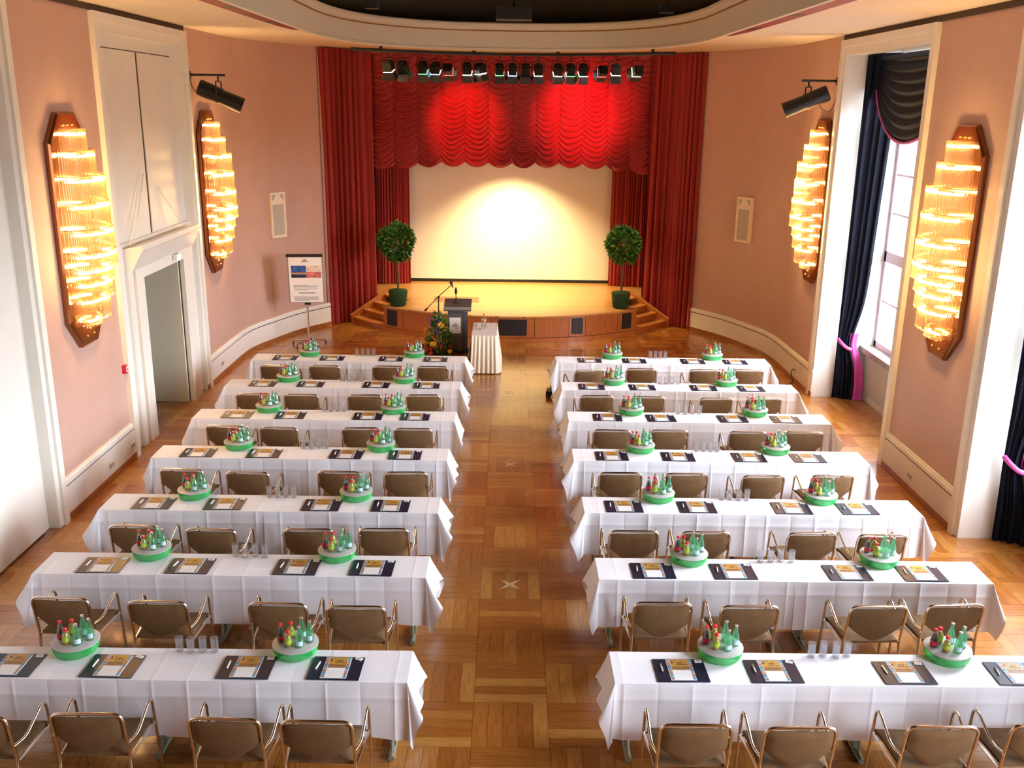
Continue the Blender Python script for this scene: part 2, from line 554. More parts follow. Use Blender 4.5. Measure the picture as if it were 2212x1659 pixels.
def sweep(prof, mi_, name, mats, parent):
    mb = MB()
    rows = [[(q.x, q.y, z) for q in oval(o_)] for (o_, z) in prof]
    for a_, b_ in zip(rows[:-1], rows[1:]):
        k = len(a_)
        mb.add(a_ + b_, [(i, i + 1, k + i + 1, k + i) for i in range(k - 1)], mi_)
    return mb.build(name, mats, parent, 35)
sweep([(-.10, ZC + .001), (-.10, ZC - .03), (-.06, ZC - .05), (-.05, 6.015), (0, 6.0), (.03, 6.01), (.03, 6.055), (.015, 6.06)], 0, 'lip_moulding', 'fascia', ceiling)
sweep([(.015, 6.06), (.015, 6.365)], 0, 'fascia_board', 'fascia', ceiling)
sweep([(.015, 6.365), (.035, 6.368), (.035, 6.388), (.02, 6.39)], 0, 'gilt_line', 'gold', ceiling)
sweep([(.02, 6.39), (.03, 6.42), (.06, 6.425), (.06, 6.46), (.09, 6.465), (.09, 6.51), (.06, 6.515), (.06, 6.53)], 0, 'crown_moulding', 'fascia', ceiling)
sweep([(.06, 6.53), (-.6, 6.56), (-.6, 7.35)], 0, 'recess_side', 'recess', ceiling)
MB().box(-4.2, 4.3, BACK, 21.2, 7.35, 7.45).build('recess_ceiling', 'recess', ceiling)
for s_ in (-1, 1):                  # red slot beside the lip on both long sides, tapering out where the curve begins
    rb = MB()
    pa = [(AX - .03 + s_ * (A + .36), y_) for y_ in (-2, 4, 10, 13, 15, 16.2, 17.0)]
    wd = [.22, .22, .22, .22, .20, .17, .10]
    inn = [Vector((x, y)) for x, y in pa]
    inn[-1].x -= s_ * .06
    out_ = [Vector((x + s_ * w_, y)) for (x, y), w_ in zip(pa, wd)]
    if s_ > 0: inn, out_ = out_, inn
    ribbon(rb, inn, out_, ZC - .006, ZC + .0, 0)
    for y_ in (8.6, 10.9, 13.2, 15.5):
        rb.box(min(pa[0][0], pa[0][0] + s_ * .17), max(pa[0][0], pa[0][0] + s_ * .17), y_ - .12, y_ + .12, ZC - .009, ZC - .005, 1)
    rb.build('red_slot', ['redslot', 'black'], ceiling)

# ---- walls
OPEN = WIN_BAYS
def wall_side(x0, x1, bays, ztop_open):
    mb = MB()
    y = BACK
    for a, b in sorted(bays):
        mb.box(x0, x1, y, a, 0, ZC + .08)
        mb.box(x0, x1, a, b, ztop_open, ZC + .08)
        y = b
    return mb, y
wl_path = catmull([(XL, 16.4), (XL, 17.5), (-5.31, 19.1), (-4.99, 20.12), (-4.66, 20.93), (-4.12, 21.75)])
wr_path = catmull([(XR, 16.4), (XR - .02, 17.5), (5.43, 19.1), (5.12, 20.12), (4.76, 20.93), (4.22, 21.75)])
wl_path = [Vector(p[:2]) for p in wl_path]
wr_path = [Vector(p[:2]) for p in wr_path]
LBAYS = [(13.15, 16.40), (7.30, 10.55), (1.45, 4.70)]
mb, y = wall_side(XL - .25, XL, LBAYS, 5.98)
ribbon(mb, wl_path, offset(wl_path, .25), 0, ZC + .08)
mb.box(-4.9, -4.1, 21.72, 21.92, 0, ZC + .08)
wall_l = struct('wall_left', mb, 'wall', smooth=30)
mb, y = wall_side(XR, XR + .25, OPEN, 5.98)
ribbon(mb, offset(wr_path, -.25), wr_path, 0, ZC + .08)
mb.box(4.2, 5.0, 21.72, 21.92, 0, ZC + .08)
wall_r = struct('wall_right', mb, 'wall', smooth=30)
wall_b = struct('wall_back', MB().box(-5.7, 6.8, BACK - .2, BACK, 0, 7.5), 'wall')
# stage house behind the curtains
sh = MB()
sh.box(-4.9, 5.0, 24.75, 24.95, 0, 6.6)
sh.box(-4.9, -4.7, 21.92, 24.75, 0, 6.6)
sh.box(4.8, 5.0, 21.92, 24.75, 0, 6.6)
struct('wall_stage', sh, 'black')

# dark strips painted as the gap's shade at the top of the straight walls
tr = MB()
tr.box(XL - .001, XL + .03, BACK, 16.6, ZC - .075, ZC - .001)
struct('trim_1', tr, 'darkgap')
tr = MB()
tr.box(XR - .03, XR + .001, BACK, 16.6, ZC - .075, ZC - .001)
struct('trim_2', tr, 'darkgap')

# ---- dado baseboards with cap moulding, joint line and wood plinth
def baseboard(name, path, side):
    """side +1: room lies to the left of the path"""
    q = lambda d: offset(path, d * side)
    b = MB()
    ribbon(b, path, q(.045), .085, .425)
    o = struct(name, b, 'dado', smooth=30)
    c = MB()
    ribbon(c, path, q(.05), .445, .50)
    ribbon(c, path, q(.035), .50, .525)
    c.build('cap_moulding', 'dado', o, 30)
    g = MB()
    ribbon(g, path, q(.03), .425, .445)
    g.build('joint', 'darkgap', o)
    s_ = MB()
    ribbon(s_, path, q(.06), 0, .085)
    s_.build('wood_plinth', 'plinth', o, 30)
    return o
V2 = lambda *a: [Vector(p) for p in a]
bb_l1 = baseboard('baseboard_left_front', wl_path, -1)
bb_l2 = baseboard('baseboard_left_pier', V2((XL, 10.78), (XL, 12.95)), -1)
bb_l3 = baseboard('baseboard_left_rear', V2((XL, 4.9), (XL, 7.1)), -1)
bb_r1 = baseboard('baseboard_right_front', wr_path, 1)
bb_r2 = baseboard('baseboard_right_pier', V2((XR, 10.78), (XR, 12.95)), 1)
bb_r3 = baseboard('baseboard_right_rear', V2((XR, 4.9), (XR, 7.1)), 1)

# ---- casings round every bay (stepped, proud of the wall)
def casing(k, x, s_, a, b):
    """s_: +1 room is towards +x"""
    mb = MB()
    def bar(d0, d1, y0, y1, z0, z1):
        xs = sorted((x + s_ * d0, x + s_ * d1))
        mb.box(xs[0], xs[1], y0, y1, z0, z1)
    top = 6.04
    bar(-.245, .035, a - .20, a + .006, 0, top)
    bar(.035, .07, a - .20, a - .09, 0, top)
    bar(-.245, .035, b - .006, b + .20, 0, top)
    bar(.035, .07, b + .09, b + .20, 0, top)
    bar(-.245, .035, a + .006, b - .006, 5.80, top)
    bar(.035, .07, a - .09, b + .09, 5.93, top - .001)
    return struct('trim_%d' % k, mb, 'white')
tk = 3
for a, b in OPEN[:2]:
    casing(tk, XR, -1, a, b); tk += 1
for a, b in LBAYS[:2]:
    casing(tk, XL, 1, a, b); tk += 1

# ---- window bays on the right
def window_bay(k, a, b, full=True):
    wroot = tag(link('window_%d' % k, None, None, (6.5, (a + b) / 2, 0)), kind='structure')
    L = (b - a)
    # alcove shell
    al = MB()
    al.box(XR + .24, 6.75, a - .25, a - .0, 0, ZC)
    al.box(XR + .24, 6.75, b, b + .25, 0, ZC)
    al.box(XR + .24, 6.75, a, b, 5.98, ZC)
    al.box(6.36, 6.75, a, b, 0, .86)
    al.box(6.36, 6.75, a, b, 5.86, 5.98)
    struct('wall_alcove_%d' % k, al, 'white')
    MB().box(-.26, .12, -L / 2 + .004, L / 2 - .004, .86, .96).build('window_sill', 'stone', wroot)
    MB().box(-.175, -.142, -L / 2 + .12, L / 2 - .12, .14, .80).build('radiator_panel', 'panel', wroot)
    fr = MB()
    z0, z1 = .96, 5.86
    for y_ in (-L / 2 + .01, L / 2 - .09):
        fr.box(-.02, .10, y_, y_ + .08, z0, z1)
    fr.box(-.02, .10, -L / 2, L / 2, z0, z0 + .10)
    fr.box(-.02, .10, -L / 2, L / 2, z1 - .08, z1)
    for zz in (2.55, 4.62):
        fr.box(-.02, .10, -L / 2, L / 2, zz - .09, zz + .09)
    cols = 4
    ys = [-L / 2 + .09 + (L - .18) * i / cols for i in range(cols + 1)]
    for yy in ys[1:-1]:
        wth = .055 if yy == ys[2] else .03
        fr.box(-.015, .09, yy - wth, yy + wth, z0, z1)
    zs = [1.06, 1.78, 2.46, 2.64, 3.28, 3.92, 4.53, 4.71, 5.78]
    bars = [(1.06, 1.78), (1.78, 2.46), (2.64, 3.28), (3.28, 3.92), (3.92, 4.53), (4.71, 5.78)]
    for zz in (1.78, 3.28, 3.92):
        fr.box(.0, .08, -L / 2, L / 2, zz - .018, zz + .018)
    fr.build('window_frame', 'frame_w', wroot)
    for zz in (4.62,):
        for yy in ys[1:-1]:
            MB().box(-.05, -.02, yy - .03, yy + .03, zz - .02, zz + .02).build('latch', 'grey', wroot)
    for i in range(cols):
        for (za, zb) in bars:
            MB().box(.035, .043, ys[i] + .001, ys[i + 1] - .001, za, zb).build('pane', 'pane', wroot)
for k, (a, b) in enumerate(OPEN):
    window_bay(k + 1, a, b)

# ---- left bays: door bay, closed white panel bays
def left_bays():
    a, b = LBAYS[0]
    al = MB()                                   # upper cupboard front over the door
    al.box(XL - .24, XL - .12, a, b, 3.0, 5.979)
    al.box(XL - .24, XL - .05, a, 13.95, 0, 2.45)
    al.box(XL - .24, XL - .05, 15.72, b, 0, 2.45)
    al.box(XL - .24, XL - .05, a, b, 2.45, 3.0)
    shell = struct('wall_door_bay', al, 'white')
    for (y0, y1) in ((a + .17, 14.72), (14.80, b - .17)):
        MB().box(XL - .12, XL - .105, y0, y1, 2.98, 5.62).build('panel', 'white', shell)
    MB().box(XL - .12, XL - .119, a + .155, b - .155, 2.97, 5.635).build('panel_gap', 'darkgap', shell)
    # architrave of the doorway
    fr = MB()
    fr.box(XL - .05, XL + .0, 13.42, 13.60, 0, 2.62)
    fr.box(XL - .06, XL + .02, 13.66, 13.955, 0, 2.45)
    fr.box(XL - .06, XL + .02, 15.715, 15.98, 0, 2.45)
    fr.box(XL - .05, XL + .0, 16.02, 16.18, 0, 2.62)
    fr.box(XL - .05, XL + .02, 13.66, 15.98, 2.45, 2.62)
    d = struct('door_1', fr, 'white')
    leaf = MB().box(-6.30, XL - .06, 15.63, 15.68, .008, 2.44)
    leaf.build('door_leaf', 'doorleaf', d)
    MB().box(-6.36, XL - .05, 15.69, 15.72, .0, 2.45).build('door_gap_shade', 'darkgap', d)  # dark slab painted as the shade between leaf and jamb
    hd = MB().tube([(-6.18, 15.63, 1.05), (-6.18, 15.58, 1.05), (-6.08, 15.58, 1.05)], .011)
    hd.build('door_handle', 'chrome', d, 40)
    pas = MB()                                   # the passage behind
    pas.box(-7.7, -7.6, 12.9, 16.5, 0, 2.8)
    pas.box(-7.6, XL - .24, 12.9, 13.0, 0, 2.8)
    pas.box(-7.6, XL - .24, 16.4, 16.5, 0, 2.8)
    pas.box(-7.6, XL - .24, 12.9, 16.5, 2.8, 2.9)
    struct('wall_passage', pas, 'white')
    # canopy over the door, hung on rods
    cn = thing('door_canopy', 'white sloping canopy box over the doorway, hung on thin rods', 'canopy', (XL, 14.80, 2.62))
    prof = [(-.10, .30), (.20, .36), (.24, .30), (.20, .26), (.06, .0), (-.05, .0)]
    y0, y1 = -1.36, 1.30
    cm = MB().add([(x, y0, z) for x, z in prof] + [(x, y1, z) for x, z in prof],
                  [tuple(range(6)), tuple(range(11, 5, -1))] + [(i, i + 6, (i + 1) % 6 + 6, (i + 1) % 6) for i in range(6)])
    cm.build('canopy_box', 'white', cn)
    for ya, yb, zt in ((-1.20, -.12, 1.62), (-1.05, -.18, 1.28), (1.10, .35, 1.05)):
        MB().tube([(.0, ya, .34), (-.095, yb, zt)], .009, 6).build('tie_rod', 'white', cn, 40)
    # closed bays
    for k, (a, b) in enumerate(LBAYS[1:]):
        al = MB().box(XL - .24, XL - .10, a, b, 0, 5.98)
        s_ = struct('door_%d' % (k + 2), al, 'white')
        MB().box(XL - .10, XL - .075, a + .12, b - .14, .02, 5.6).build('flush_panel', 'white', s_)
        MB().box(XL - .10, XL - .098, a + .113, b - .133, .0, 5.607).build('panel_gap', 'darkgap', s_)
        if k == 0:
            MB().tube([(XL - .075, 8.78, 3.05), (XL - .02, 8.78, 3.05), (XL - .02, 8.92, 3.05)], .02).build('handle', 'black', s_, 40)
left_bays()

# ================================================================== STAGE
SC = Vector((AX, 24.82))
RS, HS = 4.62, .585
def arc(r, a0, a1, n=10):
    return [Vector((SC.x + r * math.sin(math.radians(a0 + (a1 - a0) * i / n)), SC.y - r * math.cos(math.radians(a0 + (a1 - a0) * i / n)))) for i in range(n + 1)]
AS, AE = 38.0, 53.0
stg = thing('stage', 'low curved wooden stage with black grilles in its front', 'stage', (AX, 21.5, 0))
sl = lambda p: (p.x - AX, p.y - 21.5)
deckp = [sl(p) for p in arc(3.78, -AE, -AS, 4) + arc(RS + .04, -AS, AS, 40) + arc(3.78, AS, AE, 4)] + [(4.55, 1.25), (4.55, 3.2), (-4.55, 3.2), (-4.55, 1.25)]
MB().prism(deckp, HS - .035, HS).build('deck', 'deck', stg)
def wedge(r0, r1, a0, a1, z0, z1, mats, name, parent, n=None):
    n = n or max(2, int(abs(a1 - a0) / 2))
    i_, o_ = arc(r0, a0, a1, n), arc(r1, a0, a1, n)
    b = MB()
    off_ = Vector((AX, 21.5))
    ribbon(b, [p - off_ for p in o_], [p - off_ for p in i_], z0, z1)
    return b.build(name, mats, parent, 30)
wedge(RS - .3, RS + .03, -AS, AS, 0, .095, 'stage', 'plinth', stg)
pan = [-38, -31.3, -19.5, -5.2, 6.6, 16.2, 21.0, 31.3, 38]
gri = {0: (-36.9, -33.2), 3: (-3.1, 4.5), 5: (16.9, 20.2), 7: (32.8, 36.2)}
for i in range(8):
    e = .06
    wedge(RS - .02, RS, pan[i] + e, pan[i + 1] - e, .105, HS - .04, 'stage', 'front_panel', stg)
    if i in gri:
        wedge(RS - .01, RS + .008, gri[i][0], gri[i][1], .155, HS - .075, 'black', 'grille', stg)
wedge(RS - .3, RS - .02, -AS, AS, .095, HS - .035, 'darkgap', 'carcass', stg)
for s_, nm in ((-1, 'door side'), (1, 'window side')):     # side cheeks of the block
    b = MB()
    p0, p1 = arc(RS, s_ * AS, s_ * AS, 1)[0], arc(3.5, s_ * AS, s_ * AS, 1)[0]
    d = (p0 - p1).normalized(); q = Vector((-d.y, d.x))
    c = (p0 + p1) / 2 - Vector((AX, 21.5))
    b.obox((c.x, c.y, HS / 2 - .02), (d.x * .56, d.y * .56, 0), (q.x * .012, q.y * .012, 0), (0, 0, HS / 2 - .02))
    b.build('cheek', 'stage', stg)
    st = thing('stage_stairs', 'wooden steps with sloping side board up to the stage, ' + nm, 'stairs', (AX, 21.5, 0))
    a0, a1 = sorted((s_ * (AS + .25), s_ * (AE - .3)))
    for k in range(3):
        r1 = RS - .28 * k
        wedge(r1 - .30, r1, a0, a1, 0 if k == 0 else .146 * k, .146 * (k + 1) - .025, 'stage', 'riser', st, 6)
        wedge(r1 - .30, r1 + .02, a0, a1, .146 * (k + 1) - .025, .146 * (k + 1), 'stage2', 'tread', st, 6)
    # sloping side board
    p0, p1 = arc(RS + .06, s_ * AE, s_ * AE, 1)[0] - Vector((AX, 21.5)), arc(3.60, s_ * AE, s_ * AE, 1)[0] - Vector((AX, 21.5))
    d = (p1 - p0).normalized(); q = Vector((-d.y, d.x)) * .03
    z0, z1, zz = .10, .16, .70
    vv = []
    for sg in (-1, 1):
        for p, z in ((p0, 0), (p1, 0), (p1, zz), (p0, z1)):
            vv.append((p.x + sg * q.x, p.y + sg * q.y, z))
    MB().add(vv, [(0, 1, 2, 3), (7, 6, 5, 4), (0, 4, 5, 1), (1, 5, 6, 2), (2, 6, 7, 3), (3, 7, 4, 0)]).build('side_board', 'stage', st)
    tube_q = q * 1.5
    vv = []
    for sg in (-1, 1):
        for p, z in ((p0, z1), (p1, zz), (p1, zz + .025), (p0, z1 + .025)):
            vv.append((p.x + sg * tube_q.x, p.y + sg * tube_q.y, z))
    MB().add(vv, [(0, 1, 2, 3), (7, 6, 5, 4), (0, 4, 5, 1), (1, 5, 6, 2), (2, 6, 7, 3), (3, 7, 4, 0)]).build('handrail_cap', 'stage2', st)

# ---- screen
scn = thing('projection_screen', 'wide white projection screen with black border at the back of the stage', 'screen', (.05, 24.36, HS))
MB().box(-2.62, 2.54, -.01, .01, .075, 3.6).build('screen_surface', 'screen', scn)
bd = MB().box(-2.72, 2.63, -.012, .02, .0, .072)
bd.box(2.54, 2.63, -.012, .02, .072, 3.6).box(-2.72, -2.62, -.012, .02, .072, 3.6)
bd.build('border', 'black', scn)

# ---- curtains
def pleats(path, z0, z1, pitch, amp, seed, flare=.0, per=10, nv=10):
    """pleated cloth hung along a plan path; fold depth and phase wander"""
    rg = random.Random(seed)
    P = [Vector(p) for p in path]
    L = [0]
    for a_, b_ in zip(P[:-1], P[1:]):
        L.append(L[-1] + (b_ - a_).length)
    tot = L[-1]
    def at(d):
        for i in range(len(P) - 1):
            if d <= L[i + 1] or i == len(P) - 2:
                t = (d - L[i]) / (L[i + 1] - L[i])
                tg = (P[i + 1] - P[i]).normalized()
                return P[i].lerp(P[i + 1], t), Vector((-tg.y, tg.x))
    nf = max(2, round(tot / pitch))
    amps = [amp * rg.uniform(.45, 1.15) for _ in range(nf + 2)]
    wid = [rg.uniform(.6, 1.4) for _ in range(nf)]
    sw = sum(wid)
    ed = [0]
    for x in wid:
        ed.append(ed[-1] + x / sw * tot)
    drift = [rg.uniform(-.02, .02) for _ in range(nf + 2)]
    b = MB()
    cols = []
    for i in range(nf):
        for k in range(per):
            t = k / per
            cols.append((ed[i] + (ed[i + 1] - ed[i]) * t, amps[i] * (1 - t) + amps[i + 1] * t, math.sin(2 * PI * t) + .3 * math.sin(4 * PI * t + i), drift[i] * (1 - t) + drift[i + 1] * t))
    cols.append((tot, amps[nf], 0, drift[nf]))
    def fn(u, v):
        c = cols[min(len(cols) - 1, round(u * (len(cols) - 1)))]
        h = 1 - v
        d = min(tot, max(0, c[0] + c[3] * v * 2))
        p, nr = at(d)
        o_ = c[1] * c[2] * (.55 + .45 * v) + flare * v * v
        return (p.x + nr.x * o_, p.y + nr.y * o_, z0 + (z1 - z0) * h)
    b.grid(fn, len(cols) - 1, nv)
    return b
for s_, nm in ((-1, 'beside the stage on the door side'), (1, 'beside the stage on the window side')):
    x = lambda q: AX - .02 + s_ * q
    root = thing('stage_curtain', 'tall pleated red velvet curtain ' + nm, 'curtain', (x(3.65), 22.0, 0), 0, 'stage curtains')
    o_ = (x(3.65), 22.0)
    path = [(x(4.20) - o_[0], 21.66 - o_[1]), (x(3.98) - o_[0], 21.92 - o_[1]), (x(3.55) - o_[0], 22.33 - o_[1]), (x(3.16) - o_[0], 22.58 - o_[1])]
    if s_ < 0: path = path[::-1]
    c = pleats(path, .015, 6.10, .15, .085, 11 + s_)
    cc = c.build('cloth', 'velvet', root, 180)
    # legs of the inner drape beside the screen
    root = thing('inner_stage_curtain', 'red drape with narrow pleats next to the screen, ' + ('door side' if s_ < 0 else 'window side'), 'curtain', (x(2.9), 23.9, HS), 0, 'inner stage drapes')
    path = [(-.40, .12), (.0, .0), (.42, -.05)] if s_ > 0 else [(-.42, -.05), (.0, .0), (.40, .12)]
    pleats(path if s_ > 0 else path, .01, 4.4, .062, .026, 21 + s_, per=6).build('cloth', 'velvet', root, 180)
    MB().box(-.2 + s_ * .42, .2 + s_ * .42, .2, .22, .0, 5.0).build('masking', 'black', root)
# festoon valance
fv = thing('festoon_valance', 'red festoon valance gathered in scalloped swags above the stage', 'valance', (AX, 22.70, 3.55))
def festoon():
    rg = random.Random(3)
    NC, x0, x1 = 12, -3.26, 3.26
    w_ = (x1 - x0) / NC
    hems = [3.66, 3.66, 3.73, 3.74, 3.73, 3.72, 3.72, 3.74, 3.74, 3.72, 3.70, 3.58]
    ph = [rg.uniform(0, 1) for _ in range(NC)]
    pit = [rg.uniform(.110, .130) for _ in range(NC)]
    b = MB()
    NU, NV = 14, 200
    for c in range(NC):
        tilt = rg.uniform(-.02, .02)
        seeds = [rg.uniform(0, 6.28) for _ in range(4)]
        hl = (hems[c] + hems[max(0, c - 1)]) / 2
        hr = (hems[c] + hems[min(NC - 1, c + 1)]) / 2
        def fn(u, v):
            sag = 4 * u * (1 - u)
            hem = (hl + (hr - hl) * u) - .115 * sag
            top = 6.10
            z = hem + (top - hem) * v
            below = 1 - v
            # fold phase follows the sagging lines
            s1 = z + sag * (.11 + .08 * below) + .018 * math.sin(7 * u + seeds[0] + 3 * z) + tilt * u
            q = (s1 / pit[c] + ph[c] + .25 * math.sin(s1 * 2.2 + seeds[1])) % 1.0
            fold = (q / .72) ** 1.6 if q < .72 else 1 - ((q - .72) / .28) ** .8
            amp = (.040 + .070 * below ** .7) * (.35 + .65 * sag ** .5) * (.75 + .25 * math.sin(2.3 * z + seeds[2]))
            y = -fold * amp - .045 * sag ** .7 + .015
            return (x0 + (c + u) * w_, y, z - 3.6)
        b.grid(fn, NU, NV)
    return b
festoon().build('cloth', 'festoon', fv, 180)

# ================================================================== STAGE LIGHTS
rail_pts = [(-3.05, 19.33), (-2.0, 20.02), (-1.0, 20.47), (.05, 20.62), (1.1, 20.45), (2.1, 19.98), (3.16, 19.28)]
rail = [Vector(p[:2]) for p in catmull([(a, b) for a, b in rail_pts])]
rl = thing('lighting_rail', 'black curved pipe under the ceiling carrying the stage lights', 'lighting rail', (0, 20, 5.95))
MB().tube([(p.x, p.y - 20, 0) for p in rail], .032, 8).build('pipe', 'black', rl, 40)
for xx in (-2.55, -.75, 1.03, 2.78):
    p = min(rail, key=lambda q: abs(q.x - xx))
    MB().box(p.x - .03, p.x + .03, p.y - 20.03, p.y - 19.97, .03, .168).build('hanger', 'black', rl)
def fixture_meshes():
    h = MB()
    h.box(-.10, .10, -.10, .10, -.15, .055).box(-.07, .07, -.07, .07, -.19, -.15).box(-.11, .11, -.11, .11, .068, .085)
    hm = h.mesh('housing', 'blackgloss', 40)
    doors = []
    for k in range(4):
        a = k * PI / 2
        d, q = Vector((math.cos(a), math.sin(a), 0)), Vector((-math.sin(a), math.cos(a), 0))
        b = MB()
        c0 = d * .108 + Vector((0, 0, .088))
        c1 = d * .165 + Vector((0, 0, .235))
        vv = [c0 - q * .10, c0 + q * .10, c1 + q * .13, c1 - q * .13]
        nr = (c1 - c0).cross(q).normalized() * .003
        b.add([v + nr for v in vv] + [v - nr for v in vv], [(0, 1, 2, 3), (7, 6, 5, 4), (0, 4, 5, 1), (1, 5, 6, 2), (2, 6, 7, 3), (3, 7, 4, 0)])
        doors.append(b.mesh('barn_door', 'doorblk'))
    return hm, doors
HM, DOORS = fixture_meshes()
LENS_AND_RIM = {}
for c in 'wrgb':
    LENS_AND_RIM[c] = MB().box(-.104, .104, -.104, .104, .055, .068).box(-.09, .09, -.09, .09, .085, .088).mesh('lens', 'lens_' + c)  # wider slab is a glowing rim imitating light that leaks round the housing
fx = [-2.34, -2.08, -1.77, -1.50, -1.21, -.90, -.56, -.26, .05, .35, .64, .95, 1.24, 1.52, 1.84, 2.15, 2.45]
fcol = 'wgggrwwgbwwwgbrww'
fcol = 'w-gbrwwgb-wwgbrww'
AIM = {0: (-1.9, 21.6, .6), 4: (-1.0, 22.68, 4.6), 6: (.0, 21.2, .6), 14: (1.55, 22.68, 4.75), 15: (2.0, 21.6, .6), 16: (1.9, 22.68, 4.9)}
cn_ = {'w': 'lit warm white', 'r': 'lit red', 'g': 'lit green', 'b': 'lit pale blue', '-': 'switched off'}
for i, x in enumerate(fx):
    p = min(rail, key=lambda q: abs(q.x - x))
    root = thing('stage_light', 'stage light with barn doors, %s, %s on the ceiling pipe from door side' % (cn_[fcol[i]], (ORD + ['eighth', 'ninth', 'tenth', 'eleventh', 'twelfth', 'thirteenth', 'fourteenth', 'fifteenth', 'sixteenth', 'seventeenth'])[i]), 'stage light', (p.x, p.y, 5.62), 0, 'stage lights on the ceiling pipe')
    tgt = Vector(AIM.get(i, (x * .7, 23.2, 1.0)))
    d = (tgt - Vector((p.x, p.y, 5.62))).normalized()
    rotq = d.to_track_quat('Z', 'Y')
    bits = [link('housing', HM, root)] + [link('barn_door', q, root) for q in DOORS]
    if fcol[i] != '-':
        bits.append(link('lens', LENS_AND_RIM[fcol[i]], root))
    for b in bits:
        b.rotation_mode = 'QUATERNION'
        b.rotation_quaternion = rotq
        b.scale = (.85, .85, .85)
    y = MB().tube(rounded([(-.118, 0, 0), (-.118, 0, .2), (.118, 0, .2), (.118, 0, 0)], .04, 3), .008, 6)
    y.tube([(0, 0, .2), (0, 0, .295)], .012, 6)
    y.build('yoke', 'black', root, 40)
    if i in AIM:
        L_ = bpy.data.lights.new('stage_beam', 'SPOT')
        red = fcol[i] == 'r' or i == 16
        L_.color = ((1.0, .02, .015) if i == 4 else (1.0, .02, .07)) if red else (1.0, .78, .45)
        L_.energy = {4: 420, 14: 520, 16: 320, 0: 300, 15: 300, 6: 300}[i]
        L_.spot_size = math.radians(52 if red else 50)
        L_.spot_blend = .7 if red else .35
        L_.shadow_soft_size = .03
        lo = link('stage_beam', L_, root)
        lo.rotation_mode = 'QUATERNION'
        lo.rotation_quaternion = d.to_track_quat('-Z', 'Y')
        lo.location = d * .26

fd = thing('stage_flood', 'black flood lamp hanging behind the valance over the stage', 'stage light', (.08, 23.0, 4.10))
MB().box(-.14, .14, -.07, .07, .02, .16).build('housing', 'black', fd)
MB().box(-.12, .12, -.05, .05, .012, .02).build('lens', 'lens_w', fd)
MB().tube([(0, 0, .16), (0, 0, 2.0)], .012, 6).build('drop_pole', 'black', fd, 40)
L_ = bpy.data.lights.new('flood_beam', 'SPOT')
L_.color, L_.energy, L_.spot_size, L_.spot_blend, L_.shadow_soft_size = (1.0, .80, .36), 2100, math.radians(116), .95, .05
lo = link('flood_beam', L_, fd, (0, 0, -.02))
lo.rotation_mode = 'QUATERNION'
lo.rotation_quaternion = Vector((0, .02, -1)).normalized().to_track_quat('-Z', 'Y')

# wall spotlights on brackets
def wall_spot(x, y, z, s_, nm):
    root = thing('wall_spotlight', 'black cylinder spotlight on a wall bracket above the sconce, ' + nm, 'spotlight', (x, y, z), 0, 'wall spotlights')
    MB().tube([(0, 0, 0), (s_ * .62, -.02, .0)], .022, 8).build('bracket_arm', 'black', root, 40)
    MB().box(min(0, s_ * .03), max(0, s_ * .03), -.06, .06, -.06, .06).build('wall_plate', 'black', root)
    px = s_ * .50
    yk = MB().tube([(px, -.02, 0), (px, -.02, -.10)], .014, 6)
    yk.tube(rounded([(px, -.175, -.33), (px, -.175, -.10), (px, .135, -.10), (px, .135, -.33)], .02, 2), .012, 6)
    yk.build('yoke', 'black', root, 40)
    d = Vector((s_ * .88, .25, -.40)).normalized()
    c = Vector((px, -.02, -.33))
    b = MB().tube([c - d * .36, c - d * .34, c + d * .02, c + d * .02, c + d * .40, c + d * .38], [.10, .135, .135, .12, .135, .12], 14)
    b.build('barrel', 'blackgloss', root, 40)
    MB().tube([c - d * .02, c + d * .03], .140, 14).build('ring', 'blackgloss', root, 40)
wall_spot(XL, 16.75, 5.37, 1, 'door side')
wall_spot(XR, 16.75, 5.41, -1, 'window side')
for s_, nm in ((-1, 'door'), (1, 'window')):
    xw = XL + .03 if s_ < 0 else XR - .045
    pts = [(xw, 16.62, 6.0), (xw, 16.66, 5.7), (xw, 16.72, 5.45), (xw, 16.80, 5.2), (xw - s_ * .12, 16.78, 5.05)] if s_ < 0 else \
          [(xw, 16.64, 5.95), (xw, 16.64, 5.45), (xw - .01, 16.66, 5.10), (xw - .08, 16.70, 4.92), (xw - .22, 16.72, 4.98), (xw - .28, 16.73, 5.10)]
    tag(MB().tube([tuple(p) for p in catmull(pts, 5)], .006, 6).build('cable', 'black', None, 40), 'thin black cable running down to the wall spotlight, %s side' % nm, 'cable', 'spotlight cables')

